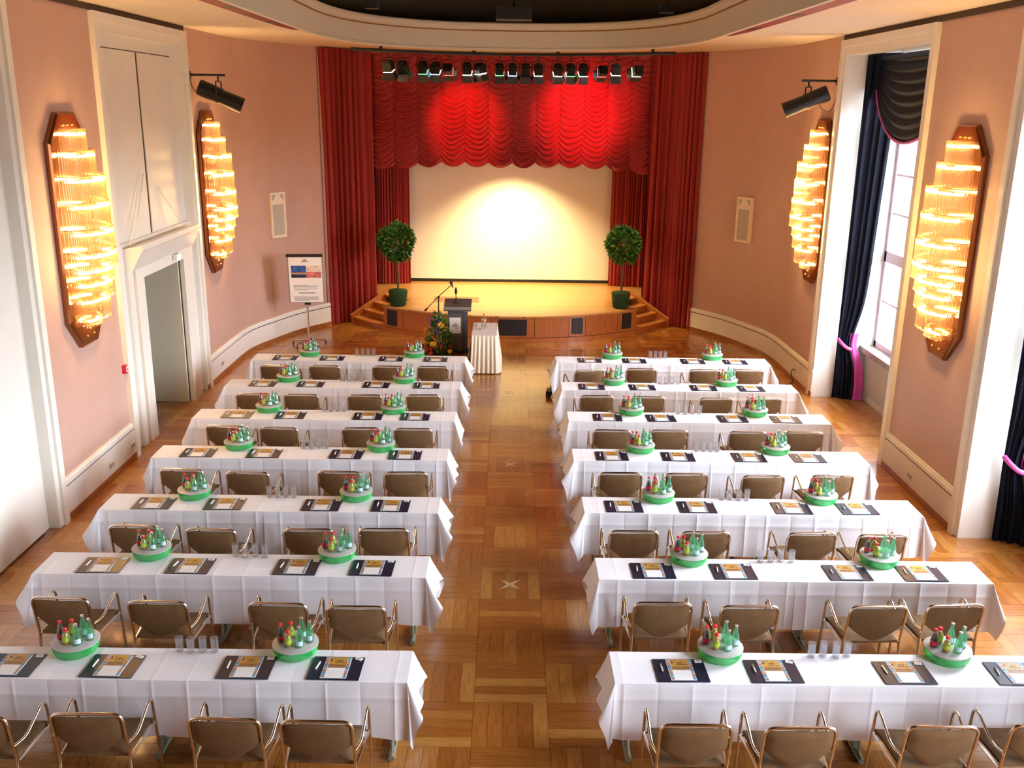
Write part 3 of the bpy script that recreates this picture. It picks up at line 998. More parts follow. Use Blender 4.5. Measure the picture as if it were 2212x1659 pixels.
# ================================================================== SCONCES
ZB = [4.53, 4.28, 3.99, 3.68, 3.36, 3.09, 2.90, 2.73, 2.52, 2.26]
PR = [.15, .23, .32, .34, .36, .37, .31, .28, .23, .13]
WD = [.27, .35, .42, .43, .44, .44, .42, .40, .36, .20]
def make_sconce():
    root = link('wall_sconce', None)
    pl = [(-.24, 2.84), (.24, 2.84), (.53, 2.50), (.53, .36), (.22, .0), (-.22, .0), (-.53, .36), (-.53, 2.50)]
    b = MB()
    k = len(pl)
    b.add([(x, .0, z) for x, z in pl] + [(x, .05, z) for x, z in pl] + [(x * .93, .065, z * .985 + .02) for x, z in pl],
          [(i, (i + 1) % k, k + (i + 1) % k, k + i) for i in range(k)] + [(k + i, k + (i + 1) % k, 2 * k + (i + 1) % k, 2 * k + i) for i in range(k)] + [tuple(range(2 * k, 3 * k))])
    b.build('backplate', 'bronze', root)
    for (x, z) in ((-.13, 2.70), (0, 2.70), (.13, 2.70), (-.38, .42), (.38, .42), (-.1, .12), (.1, .12), (0, .2)):
        MB().lathe([(.016, 0), (.013, .012), (0, .018)], 8).build('stud', 'brass', root, 40, (x, .066, z)).rotation_euler = (-PI / 2, 0, 0)
    for i, z in enumerate(ZB):
        zl = z - 1.955
        lo = (ZB[i + 1] if i < 9 else 2.17) - 1.955
        nr = int(26 + 60 * (WD[i] + PR[i]) * .5)
        rods = MB()
        for kx in range(nr + 1):
            a = PI * kx / nr
            x, y = WD[i] * math.cos(a), .07 + PR[i] * max(0, math.sin(a)) ** .7
            rods.tube([(x, y, lo + .055), (x, y, zl + .085)], .0085, 5)
        t = rods.build('rod_tier', 'rod', root, 60)
        t['kind'] = 'stuff'
        fr = MB()
        fr.tube([(WD[i] * math.cos(PI * kx / 16), .07 + (PR[i] - .012) * max(0, math.sin(PI * kx / 16)) ** .7, zl + .075) for kx in range(17)], .006, 5)
        fr.build('brass_hoop', 'brass', t, 40)
        bl = MB()
        bl.tube([((WD[i] - .05) * math.cos(PI * kx / 14), .075 + (PR[i] - .045) * max(0, math.sin(PI * kx / 14)) ** .8, zl + .015) for kx in range(1, 14)], .015, 6)
        bl.build('bulb_row', 'bulb', t, 40)
        if i >= 5:
            bd = MB()
            for kx in range(0, nr + 1, 3):
                a = PI * kx / nr
                bd.lathe([(0, -.018), (.014, -.008), (.014, .008), (0, .018)], 6, (WD[i] * math.cos(a), .07 + PR[i] * max(0, math.sin(a)) ** .7, lo + .05))
            bd.build('glass_drop', 'rod', t, 60)
    return root
sc0 = make_sconce()
spots = [(XL + .002, 11.88, -PI / 2, 'on the pier between white panel door and doorway'), (XL + .012, 17.45, -PI / 2 + .01, 'between the doorway and the wall speaker, door side'),
         (XR - .002, 11.74, PI / 2, 'on the pier between the two windows'), (XR - .025, 17.12, PI / 2 - .01, 'between window and wall speaker, window side')]
for i, (x, y, r, nm) in enumerate(spots):
    o = sc0 if i == 0 else copy_tree(sc0)
    o.location = (x, y, 1.955)
    o.rotation_euler = (0, 0, r)
    tag(o, 'tall lit glass rod sconce ' + nm, 'wall lamp', 'glass rod sconces')

# ================================================================== WALL FITTINGS
def speaker(x, y, z, rz, nm):
    root = thing('wall_speaker', 'slim cream loudspeaker with grey grille on the curved wall, ' + nm, 'speaker', (x, y, z), rz, 'wall speakers')
    b = MB().box(-.20, .20, .02, .09, -.47, .47)
    MB().box(-.05, .05, -.06, .02, -.1, .1).build('bracket', 'spkb', root)
    b.build('cabinet', 'spkb', root)
    MB().box(-.20, .20, .09, .10, -.47, -.44).box(-.20, .20, .09, .10, .44, .47).box(-.20, -.175, .09, .10, -.44, .44).box(.175, .20, .09, .10, -.44, .44).build('rim', 'spkb', root)
    MB().box(-.145, .145, .088, .096, -.42, .22).build('grille', 'spk', root)
    for s_ in (-1, 1):
        b = MB()
        pts = [(s_ * .155, .0915, .42)] + [(s_ * (.155 - .09 * math.cos(a)), .0915, .42 - .11 * math.sin(a)) for a in [i * PI / 12 for i in range(7)]]
        b.add(pts, [tuple(range(len(pts))) if s_ > 0 else tuple(range(len(pts)))[::-1]])
        b.build('corner_vent', 'spk', root)
speaker(-4.90, 20.32, 2.68, -PI / 2 - .62, 'door side')
speaker(5.02, 20.32, 2.70, PI / 2 + .62, 'window side')
al = thing('fire_alarm', 'small red fire alarm call point on the wall next to the doorway', 'fire alarm', (XL, 12.93, 1.33))
MB().box(0, .05, -.055, .055, -.06, .06).build('box', 'red', al)
MB().box(.05, .054, -.03, .03, -.035, .035).build('plate', 'whitep', al)
MB().box(.054, .056, -.012, .012, -.02, .012).build('button', 'black', al)
ex = thing('exit_sign', 'small lit green exit lamp under the door canopy', 'exit sign', (XL + .03, 15.28, 2.50))
MB().box(0, .07, -.09, .09, .0, .10).build('lamp_body', 'whitep', ex)
MB().box(.07, .074, -.085, .085, .005, .095).build('lit_face', 'exit', ex)
for i, (x, y, z, s_, nm) in enumerate([(XL + .045, 12.10, .21, 1, 'door-side pier, beside the white panel door'), (XL + .045, 12.85, .22, 1, 'door-side pier, beside the doorway'), (XL + .045, 17.3, .24, 1, 'door-side wall, past the doorway'), (XR - .045, 12.0, .22, -1, 'pier between the windows'), (XR - .07, 17.35, .24, -1, 'window-side wall, past the window')]):
    r = thing('wall_outlet', 'double wall socket in the cream dado, ' + nm, 'outlet', (x, y, z), 0, 'sockets in the dado')
    MB().box(*sorted((0, s_ * .012)), -.08, .08, -.04, .04).build('plate', 'outlet', r)
    for yy in (-.038, .038):
        MB().box(*sorted((s_ * .012, s_ * .014)), yy - .022, yy + .022, -.022, .022).build('socket', 'grey', r)
tag(MB().tube([tuple(p) for p in catmull([(XR - .09, 17.35, .25), (XR - .13, 17.36, .20), (XR - .12, 17.3, .08), (XR - .15, 17.2, .012), (XR - .5, 17.0, .012)], 6)], .008, 6).build('power_cable', 'black', None, 40), 'black cable plugged into the dado socket past the window', 'cable')

# window drapes (far jamb of the first bay, far jamb of the second)
def drape(a, b, nm, idx):
    y0 = b - .05
    root = thing('window_curtain', 'dark blue curtain with magenta tieback ' + nm, 'curtain', (5.95, y0, 0), 0, 'blue window curtains')
    path = [(-.16, -.05), (.0, -.08), (.10, -.15), (.20, -.20)]
    def shaped(path, z0, z1, pitch, amp, seed, waist, pull):
        mbp = pleats(path, 0, 1, pitch, amp, seed, per=8, nv=40)
        out = []
        for (x, y, h) in mbp.v:
            z = z0 + (z1 - z0) * h
            g = math.exp(-((z - waist) / (.55 if z > waist else .35)) ** 2)
            up = max(0, (z - waist) / (5.8 - waist))
            sp = (1 - .35 * g) * (1.0 + .35 * up)
            out.append((-.16 + (x + .16) * sp, -.06 + (y + .06) * sp - pull * 0, z))
        mbp.v = out
        return mbp
    shaped(path, .02, 5.84, .10, .04, 31 + idx, .98, .0).build('cloth', 'blue', root, 180)
    lin = [(.13, -.19), (.24, -.22), (.34, -.18)]
    shaped(lin, .02, 1.22, .10, .03, 41 + idx, 1.05, 0).build('lining', 'magenta', root, 180)
    MB().tube([tuple(p) for p in catmull([(-.15, -.08, 1.10), (-.11, -.16, 1.04), (-.03, -.20, .97), (.06, -.17, .93)], 5)], .030, 8).build('tieback', 'magenta', root, 40)
    sw = thing('swag_pelmet', 'dark blue swagged pelmet across the window top, ' + nm, 'pelmet', (5.95, (a + b) / 2, 5.84), 0, 'blue pelmets')
    L = b - a - .06
    g = MB()
    def fn(u, v):
        sag = 4 * u * (1 - u)
        z = -.06 - (.35 + .95 * sag ** .75) * v
        q = (v * 8 + .2) % 1
        fold = (q / .7) if q < .7 else 1 - (q - .7) / .3
        return (.06 - .055 * fold * sag ** .4 - .08 * sag, -L / 2 + L * u, z)
    g.grid(fn, 26, 80)
    g.build('swag', 'blue', sw, 180)
    fr_ = MB().tube([(lambda p: (p[0] - .01, p[1], p[2]))(fn(i / 26, 1)) for i in range(27)], .022, 6)
    fr_.build('fringe', 'magenta', sw, 40)
drape(*OPEN[0], 'at the window next to the curved wall', 0)
drape(*OPEN[1], 'at the window beyond the sconce pier', 1)

# ceiling recess: hanging projector and two small boxes
pj = thing('ceiling_projector', 'black projector box hanging in the dark ceiling recess', 'projector', (.06, 19.3, 6.62))
MB().box(-.34, .34, -.25, .25, -.12, .10).build('body', 'black', pj)
MB().tube([(0, 0, .10), (0, 0, .73)], .025, 8).build('drop_pole', 'black', pj, 40)
MB().lathe([(.05, 0), (.05, .03), (0, .03)], 10, (.1, .25, -.02)).build('lens', 'blackgloss', pj, 40)
for x, nm in ((-2.45, 'over the door-side curtain'), (2.75, 'over the window-side curtain')):
    r = thing('recess_box', 'small black box in the dark ceiling recess ' + nm, 'lamp', (x, 18.0, 6.60))
    MB().box(-.12, .12, -.10, .10, -.05, .07).build('body', 'black', r)
    MB().tube([(0, 0, .07), (0, 0, .70)], .012, 6).build('drop_pole', 'black', r, 40)

# ================================================================== FRONT OF STAGE FURNISHINGS
def sails(mb, x, y0, z, s, mi, flat=True, nrm=1):
    """three little sails side by side, drawn in the x/y plane (flat) or x/z plane"""
    for k in range(3):
        ox = (k - 1) * s * .42
        tri = [(ox - s * .18, 0), (ox + s * .16, 0), (ox + s * .10, s * (.62 + .2 * (k == 1))), ]
        if flat:
            mb.add([(x + a, y0 + b, z) for a, b in tri], [(0, 1, 2)], mi)
        else:
            mb.add([(x + a, z, y0 + b) for a, b in tri], [(0, 1, 2)], mi)

def topiary(x, y, s_, nm, seed, light):
    root = thing('topiary_tree', 'round clipped ball tree in a mossy pot, ' + nm, 'tree', (x, y, HS), 0, 'ball trees on the stage')
    MB().lathe([(.155, 0), (.18, .03), (.215, .33), (.205, .36), (.10, .38), (0, .385)], 24).build('pot', 'moss', root, 60)
    tk_ = MB().tube([(0, 0, .36), (.015, .01, .62), (-.01, .0, .86), (.01, .0, 1.12), (0, 0, 1.45)], [.026, .024, .022, .02, .016], 8)
    tk_.build('trunk', 'bark', root, 60)
    rg = random.Random(seed)
    lf = MB()
    for k in range(2200):
        zz = rg.uniform(-1, 1); a = rg.uniform(0, 2 * PI)
        rr = (1 - zz * zz) ** .5
        d = Vector((rr * math.cos(a), rr * math.sin(a), zz))
        bump = 1 + .09 * math.sin(5 * a + seed) * rr + .08 * math.sin(4 * zz + 2 * a)
        p = d * (s_ * bump * rg.uniform(.72, 1.03))
        p.z = p.z * 1.08 + 1.42
        t = (d + Vector((rg.uniform(-1, 1), rg.uniform(-1, 1), rg.uniform(-.7, 1.0))) * .9).normalized()
        q = t.cross(Vector((rg.uniform(-1, 1), rg.uniform(-1, 1), rg.uniform(-1, 1)))).normalized()
        l, w_ = rg.uniform(.065, .11), rg.uniform(.018, .028)
        n_ = t.cross(q) * .008
        lf.add([p, p + t * l * .5 + q * w_ + n_, p + t * l, p + t * l * .5 - q * w_ + n_, p + t * l * .5], [(0, 1, 4), (1, 2, 4), (2, 3, 4), (3, 0, 4)], 1 if rg.random() < light else 0)
    fo = lf.build('foliage', ['leaf', 'leaf2'], root)
    fo['kind'] = 'stuff'
    br = MB()
    for k in range(14):
        zz = rg.uniform(-.6, .9); a = rg.uniform(0, 2 * PI); rr = (1 - zz * zz) ** .5
        br.tube([(0, 0, 1.12), (rr * math.cos(a) * s_ * .4, rr * math.sin(a) * s_ * .4, 1.3 + zz * .1), (rr * math.cos(a) * s_ * .85, rr * math.sin(a) * s_ * .85, 1.42 + zz * s_ * .8)], [.012, .008, .003], 5)
    br.build('branch', 'bark', root, 60)
topiary(-2.46, 21.20, .365, 'on the door side of the stage', 4, .22)
topiary(2.56, 21.25, .345, 'on the window side of the stage', 9, .40)

# flip chart
fc = thing('flip_chart', 'silver flip chart stand on castors with a printed poster sheet', 'flip chart', (-4.20, 19.72, 0), .10)
fb_ = MB()
tl = Vector((0, -.10, .99)).normalized()
bx = lambda x0, x1, z0, z1, y0, y1: None
def tilted(mb, x0, x1, s0, s1, d0, d1, mi=0):
    """slab on the tilted board: s along the board upwards, d in front of it"""
    n_ = Vector((0, -tl.z, tl.y))
    o_ = Vector((0, -.03, .93))
    vv = [o_ + Vector((x, 0, 0)) + tl * s + n_ * d for d in (d0, d1) for (x, s) in ((x0, s0), (x1, s0), (x1, s1), (x0, s1))]
    mb.add(vv, [(0, 3, 2, 1), (4, 5, 6, 7), (0, 1, 5, 4), (1, 2, 6, 5), (2, 3, 7, 6), (3, 0, 4, 7)], mi)
tilted(fb_, -.36, .36, 0, 1.0, -.012, .0)
fb_.build('board', 'grey', fc)
b = MB(); tilted(b, -.37, .37, .98, 1.04, -.02, .02); b.build('clamp_bar', 'black', fc)
b = MB(); tilted(b, -.33, .345, .015, .98, .001, .004); pst = b.build('poster_sheet', 'paper', fc)
b = MB(); tilted(b, -.285, .02, .54, .80, .0045, .0052); b.build('printed_photo', 'photo1', pst)
b = MB(); tilted(b, -.285, .02, .615, .65, .0053, .0056); b.build('photo_band', 'ochre', pst)
b = MB(); tilted(b, -.285, .02, .54, .60, .0053, .0056); b.build('photo_band', 'ink', pst)
b = MB(); tilted(b, .02, .325, .54, .66, .0045, .0052); b.build('printed_photo', 'photo2', pst)
b = MB(); tilted(b, .02, .325, .66, .80, .0045, .0052); b.build('printed_photo', 'photo3', pst)
b = MB()
for s_ in (.38, .36, .34, .30, .28, .13, .11, .09, .07, .05):
    tilted(b, -.25, .25 - (.2 if s_ in (.38, .28, .05) else 0), s_ - .0035, s_ + .0035, .0045, .005)
tilted(b, -.15, .19, .205, .222, .0045, .005)
tilted(b, -.075, .075, .875, .885, .0045, .005)
for k in range(3):
    n_ = Vector((0, -tl.z, tl.y)); o_ = Vector((0, -.03, .93))
    ox = (k - 1) * .03
    b.add([o_ + Vector((ox + a, 0, 0)) + tl * c + n_ * .005 for a, c in ((-.013, .895), (.012, .895), (.008, .945 + .012 * (k == 1)))], [(0, 1, 2)])
b.build('printed_text', 'ink', pst)
MB().tube([(0, .03, .10), (0, .03, 1.55)], .022, 10).build('pole', 'chrome', fc, 40)
MB().tube([(-.05, .03, .90), (.07, .03, .90)], .03, 8).build('clamp_knob', 'black', fc, 40)
for k in range(5):
    a = k * 2 * PI / 5 + .3
    e = (.36 * math.cos(a), .03 + .36 * math.sin(a))
    l = MB().tube([(0, .03, .12), (e[0], e[1], .085)], .018, 8).build('foot', 'chrome', fc, 40)
    MB().tube([(e[0] - .012, e[1], .035), (e[0] + .012, e[1], .035)], .035, 10).build('castor', 'black', l, 40)

# lectern with sign
lc = thing('lectern', 'grey and black lectern with white sailing-boat sign and clear top panel', 'lectern', (-1.03, 19.35, 0))
MB().prism([(-.24, -.16), (.24, -.16), (.24, .18), (-.24, .18)], 0, .05).build('base', 'black', lc)
MB().prism([(-.19, -.12), (.12, -.12), (.12, .12), (-.19, .12)], .05, .90).build('column', 'lectern', lc)
MB().prism([(.125, -.10), (.21, -.06), (.21, .12), (.125, .12)], .05, .86).build('side_column', 'black', lc)
b = MB().add([(-.27, -.20, .90), (.29, -.20, .90), (.29, .24, 1.02), (-.27, .24, 1.02), (-.27, -.20, .96), (.29, -.20, .96), (.29, .24, 1.08), (-.27, .24, 1.08)],
             [(0, 3, 2, 1), (4, 5, 6, 7), (0, 1, 5, 4), (1, 2, 6, 5), (2, 3, 7, 6), (3, 0, 4, 7)])
b.build('reading_desk', 'lectern', lc)
MB().box(-.27, .29, -.215, -.20, .93, .99).build('desk_lip', 'grey', lc)
MB().box(-.49, .44, .20, .212, 1.0, 1.12).build('clear_panel', 'acryl', lc)
sg = MB().box(-.155, .075, -.128, -.121, .42, .75).build('sign', 'paper', lc)
b = MB()
sails(b, -.04, .585, -.1285, .075, 0, False)
b.box(-.11, .035, -.1288, -.1282, .558, .57)
for xx, zz in ((-.06, .675), (-.02, .65), (.0, .685)):
    b.box(xx - .012, xx + .012, -.1288, -.1282, zz, zz + .006)
for xx, zz in ((-.12, .47), (-.09, .445), (.02, .45), (-.05, .53), (.0, .52)):
    b.box(xx - .015, xx + .015, -.1288, -.1282, zz, zz + .010)
b.build('sign_print', 'ink', sg)
# gooseneck microphone on the desk
gm = thing('table_microphone', 'black microphone on a short stand on the lectern desk', 'microphone', (-1.06, 19.40, 1.045))
MB().lathe([(.055, 0), (.05, .012), (.012, .02), (0, .022)], 14).build('base', 'black', gm, 40)
MB().tube([(0, 0, .015), (0, 0, .16)], .009, 8).build('stem', 'blackgloss', gm, 40)
MB().lathe([(0, .16), (.022, .17), (.030, .22), (.024, .27), (.013, .30), (.0, .305)], 12).build('head', 'black', gm, 60)
# boom microphone stand
bm = thing('microphone_stand', 'black boom microphone stand next to the lectern', 'microphone stand', (-1.42, 19.40, 0))
MB().tube([(0, 0, .02), (0, 0, 1.14)], .012, 8).build('pole', 'blackgloss', bm, 40)
MB().lathe([(.13, 0), (.13, .02), (.02, .03), (.0, .03)], 18).build('base', 'black', bm, 40)
MB().tube([(-.26, -.02, .88), (0, 0, 1.15), (.26, .0, 1.39)], .009, 8).build('boom', 'blackgloss', bm, 40)
MB().tube([(-.285, -.02, .855), (-.23, -.02, .91)], .02, 8).build('counterweight', 'black', bm, 40)
MB().lathe([(.0, -.03), (.028, -.02), (.028, .02), (0, .03)], 10, (0, 0, 1.14)).build('joint', 'black', bm, 40)
MB().tube([(.30, .0, 1.34), (.27, 0, 1.42), (.265, 0, 1.43), (.255, 0, 1.46), (.25, 0, 1.475)], [.012, .02, .032, .03, .012], 10).build('microphone', 'black', bm, 60)

# flower arrangement
fl = thing('flower_arrangement', 'floor bouquet with orange gerberas, red roses and violet blooms by the lectern', 'flowers', (-1.40, 18.86, 0))
rg = random.Random(8)
MB().lathe([(.12, 0), (.17, .04), (.16, .10), (.0, .11)], 16).build('bowl', 'moss', fl, 60)
lf = MB()
for k in range(620):
    a = rg.uniform(0, 2 * PI)
    h = rg.random() ** 1.5
    r_ = rg.uniform(.05, .30) * (1 - .75 * h)
    p = Vector((r_ * math.cos(a) + .05 * h, r_ * math.sin(a), .08 + .86 * h * rg.uniform(.85, 1)))
    t = Vector((math.cos(a) * .8, math.sin(a) * .8, rg.uniform(-.2, 1.2))).normalized()
    q = t.cross(Vector((rg.uniform(-1, 1), rg.uniform(-1, 1), rg.uniform(-1, 1)))).normalized()
    l, w_ = rg.uniform(.07, .16), rg.uniform(.012, .022)
    lf.add([p, p + t * l * .5 + q * w_, p + t * l, p + t * l * .5 - q * w_], [(0, 1, 2, 3)], 1 if rg.random() < .3 else 0)
o = lf.build('foliage', ['leaf', 'leaf2'], fl); o['kind'] = 'stuff'
def bloom(name, p, r_, m_, n_=14, face=Vector((0, -.75, .65))):
    face = face.normalized()
    a1 = face.cross(Vector((0, 0, 1))).normalized(); a2 = a1.cross(face)
    b = MB()
    for ring, (rr, tiltz) in enumerate(((1.0, .10), (.68, .28))):
        for k in range(n_):
            a = 2 * PI * (k + ring * .5) / n_
            d = a1 * math.cos(a) + a2 * math.sin(a); q = a1 * -math.sin(a) + a2 * math.cos(a)
            b.add([d * r_ * .12, d * r_ * rr * .6 + q * r_ * .19 + face * r_ * tiltz, d * r_ * rr + face * r_ * tiltz * .8, d * r_ * rr * .6 - q * r_ * .19 + face * r_ * tiltz], [(0, 1, 2, 3)])
    b.lathe([(0, -.0), (r_ * .2, r_ * .05), (0, r_ * .2)], 8)
    o = b.build(name, m_, fl, loc=p)
    MB().tube([Vector((0, 0, 0)), Vector((-p[0] * .3, -p[1] * .3, -p[2] * .6)), Vector((-p[0] * .8, -p[1] * .8, -p[2] + .1))], .005, 5).build('stem', 'leaf', o, 40)
bloom('gerbera', (.07, -.10, .70), .085, 'petal_y')
bloom('gerbera', (-.24, -.12, .58), .08, 'petal_o', face=Vector((-.9, -.4, .3)))
bloom('gerbera', (-.08, -.26, .34), .085, 'petal_y', face=Vector((0, -.5, .9)))
bloom('gerbera', (.26, -.28, .20), .05, 'petal_y')
def rose(p, r_, m_):
    b = MB()
    for k, (s_, z_) in enumerate(((1, 0), (.78, .2), (.5, .35))):
        b.lathe([(r_ * s_ * .3, -r_ * .6 + r_ * z_), (r_ * s_, -r_ * .1 + r_ * z_), (r_ * s_ * .85, r_ * .5 + r_ * z_), (r_ * s_ * .6, r_ * .45 + r_ * z_)], 9)
    b.build('rose', m_, fl, 60, p)
for k in range(13):
    a = rg.uniform(PI * .85, PI * 2.15); r_ = rg.uniform(.2, .40)
    rose((r_ * math.cos(a), r_ * math.sin(a) * .7, rg.uniform(.12, .30)), rg.uniform(.035, .05), 'petal_r')
for k in range(9):
    z_ = .42 + .05 * k
    rose((.0 + rg.uniform(-.03, .03), -.06 + rg.uniform(-.04, .04), z_), .032, 'petal_v')
for k in range(5):
    rose((-.13 + rg.uniform(-.02, .02), -.02, .62 + .05 * k), .026, 'petal_v')

# skirted side table with bottle and glasses
TBX, TBY = -.44, 18.28
tb = thing('skirted_table', 'small table in an ivory pleated skirt with pink white top', 'table', (TBX, TBY, 0))
MB().box(-.225, .225, -.56, .56, .705, .73).build('tabletop', 'ttop', tb)
for sx in (-.19, .19):
    for sy in (-.5, .5):
        MB().tube([(sx, sy, .0), (sx, sy, .705)], .016, 8).build('leg', 'tmetal', tb, 40)
ct = MB()
ct.prism([(-.232, -.567), (.232, -.567), (.232, .567), (-.232, .567)], .731, .737)
ct.build('top_cloth', 'cloth', tb)
def skirt(u, v):
    per = 2 * (.47 + 1.14)
    d = u * per
    seg = [(-.235, -.57, 1, 0, .47), (.235, -.57, 0, 1, 1.14), (.235, .57, -1, 0, .47), (-.235, .57, 0, -1, 1.14)]
    for x, y, dx, dy, l in seg:
        if d <= l + 1e-9:
            break
        d -= l
    x, y = x + dx * d, y + dy * d
    nx, ny = dy, -dx
    o_ = .004 + .06 * v + (.003 + .016 * v ** .6) * math.sin(u * 2 * PI * 46 + 1.2 * math.sin(u * 40)) * (.8 + .2 * math.sin(u * 170))
    cx, cy = x / .235, y / .57
    return (x + nx * o_ + .03 * v * cx, y + ny * o_ + .03 * v * cy, .733 - .715 * v)
b = MB().grid(skirt, 560, 10)
b.build('skirt', 'skirt', tb, 180)
def bottle_profile(kind):
    if kind == 'water':
        return [(.0, 0), (.027, .002), (.029, .01), (.029, .055), (.025, .075), (.015, .105), (.0115, .13), (.0115, .138), (.0, .14)]
    if kind == 'cola':
        return [(.0, 0), (.024, .002), (.027, .01), (.026, .03), (.027, .05), (.022, .072), (.013, .10), (.0105, .12), (.0, .122)]
    return [(.0, 0), (.024, .002), (.026, .01), (.026, .055), (.022, .068), (.013, .085), (.013, .098), (.0, .10)]
wb = thing('carafe_bottle', 'tall clear glass water bottle on a white coaster on the skirted table', 'bottle', (TBX - .015, 18.24, .739))
MB().box(-.055, .055, -.055, .055, 0, .006).build('coaster', 'paper', wb)
MB().lathe([(0, .007), (.048, .008), (.052, .02), (.052, .19), (.04, .215), (.016, .24), (.014, .285), (0, .287)], 16).build('body', 'glass', wb, 40)
MB().lathe([(0, .01), (.047, .011), (.047, .12), (0, .121)], 14).build('water', 'bclear', wb, 40)
MB().lathe([(.056, .185), (.060, .195), (.056, .205)], 14).build('rim_ring', 'glass', wb, 40)
MB().lathe([(.015, .287), (.015, .315), (0, .317)], 10).build('cap', 'brass', wb, 40)
for k, (dx, dy) in enumerate(((-.17, -.15), (-.165, -.02))):
    g = thing('stem_glass', 'small clear glass on the skirted table next to the tall bottle', 'glass', (TBX + dx, TBY + dy, .739), 0, 'glasses on the skirted table')
    MB().lathe([(.03, 0), (.03, .004), (.005, .008), (.005, .05), (.03, .07), (.032, .12), (.030, .12), (.026, .072)], 14).build('bowl', 'glass', g, 40)

# ================================================================== SEMINAR TABLES
YL = [15.687, 14.089, 12.532, 11.005, 9.428, 7.974, 6.301]
YR = [15.749, 14.127, 12.597, 11.053, 9.482, 7.978, 6.319]
XLA = [-.712, -.712, -.710, -.720, -.715, -.724, -.722]
XRA = [.852, .860, .875, .845, .859, .879, .851]
LENL, LENR, DEP = 3.629, 3.664, .447
PADL = [[-3.79, -2.99, -1.98, -1.22], [-3.78, -3.04, -2.02, -1.24], [-3.75, -3.01, -1.93, -1.27], [-3.82, -3.0, -1.98, -1.25], [-3.81, -3.04, -1.99, -1.24], [-3.77, -2.95, -1.95, -1.24], [-3.79, -3.01, -1.98, -1.29]]
PADR = [[1.43, 2.2, 3.21, 3.94], [1.33, 2.12, 3.08, 3.82], [1.43, 2.18, 3.19, 3.94], [1.33, 2.16, 3.05, 3.79], [1.3, 2.1, 3.14, 3.86], [1.4, 2.16, 3.24, 3.94], [1.38, 2.1, 3.12, 4.0]]
COOLL = [(-3.42, -1.61), (-3.44, -1.61), (-3.37, -1.6), (-3.38, -1.58), (-3.44, -1.65), (-3.39, -1.61), (-3.39, -1.65)]
COOLR = [(1.84, 3.59), (1.7, 3.48), (1.79, 3.56), (1.72, 3.44), (1.71, 3.53), (1.78, 3.62), (1.73, 3.55)]
GLL = [(-2.6, -2.31), (-2.58, -2.29), (-2.58, -2.3), (-2.56, -2.27), (-2.61, -2.34), (-2.59, -2.3), (-2.57, -2.29)]
GLR = [(2.51, 2.77), (2.43, 2.72), (2.46, 2.77), (2.43, 2.7), (2.42, 2.7), (2.47, 2.77), (2.46, 2.75)]
# chair backs: x, y of the top rail, turn in degrees
CHL = [[(-3.8, 15.16, -4), (-3.0, 15.18, -1), (-1.96, 15.2, -1), (-1.22, 15.21, -1)], [(-3.75, 13.56, 2), (-3.04, 13.55, 0), (-2.1, 13.55, 2), (-1.24, 13.59, 2)],
       [(-3.75, 12.08, -3), (-3.02, 12.03, -2), (-1.93, 12.05, 2), (-1.24, 12.05, 0)], [(-3.8, 10.49, -2), (-3.01, 10.42, -2), (-1.95, 10.47, -2), (-1.17, 10.47, 2)],
       [(-3.77, 8.92, -2), (-2.97, 8.86, -2), (-1.99, 8.88, 1), (-1.23, 8.91, 1)], [(-3.85, 7.44, -3), (-2.99, 7.39, -1), (-1.95, 7.38, -2), (-1.27, 7.34, 0)],
       [(-3.72, 5.77, -2), (-2.93, 5.81, 0), (-1.95, 5.77, -2), (-1.3, 5.75, -1)]]
CHR = [[(1.36, 15.11, 14), (2.23, 15.22, -1), (3.27, 15.21, 2), (4.0, 15.24, -2)], [(1.35, 13.65, 2), (2.12, 13.64, -1), (3.13, 13.6, 2), (3.87, 13.63, 2)],
       [(1.42, 12.08, -2), (2.19, 12.1, 0), (3.24, 12.07, -2), (4.0, 12.09, -3)], [(1.36, 10.53, 0), (2.14, 10.53, 2), (3.04, 10.49, 3), (3.87, 10.53, 3)],
       [(1.32, 8.92, 0), (2.05, 8.92, 1), (3.14, 8.92, 2), (3.85, 8.9, 2)], [(1.39, 7.46, 0), (2.14, 7.42, 2), (3.27, 7.44, 2), (3.96, 7.48, 2)],
       [(1.36, 5.75, 0), (2.09, 5.73, 1), (3.1, 5.76, 0), (3.85, 5.79, 1)]]
ZT = .735

def make_table(L):
    root = link('folding_table', None)
    MB().box(-L / 2, L / 2, 0, DEP, ZT - .03, ZT).build('tabletop', 'ttop', root)
    for s_ in (-1, 1):
        x = s_ * (L / 2 - .14)
        lg = MB().box(x - .022, x + .022, DEP / 2 - .035, DEP / 2 + .035, .05, ZT - .03).build('leg', 'tmetal', root)
        MB().tube([(x, .05, .028), (x, DEP - .05, .028)], .026, 8).build('foot', 'tmetal', lg, 40)
        MB().tube([(x, .12, .06), (x - s_ * .0, DEP / 2 - .03, .32)], .014, 6).build('brace', 'tmetal', lg, 40)
    return root

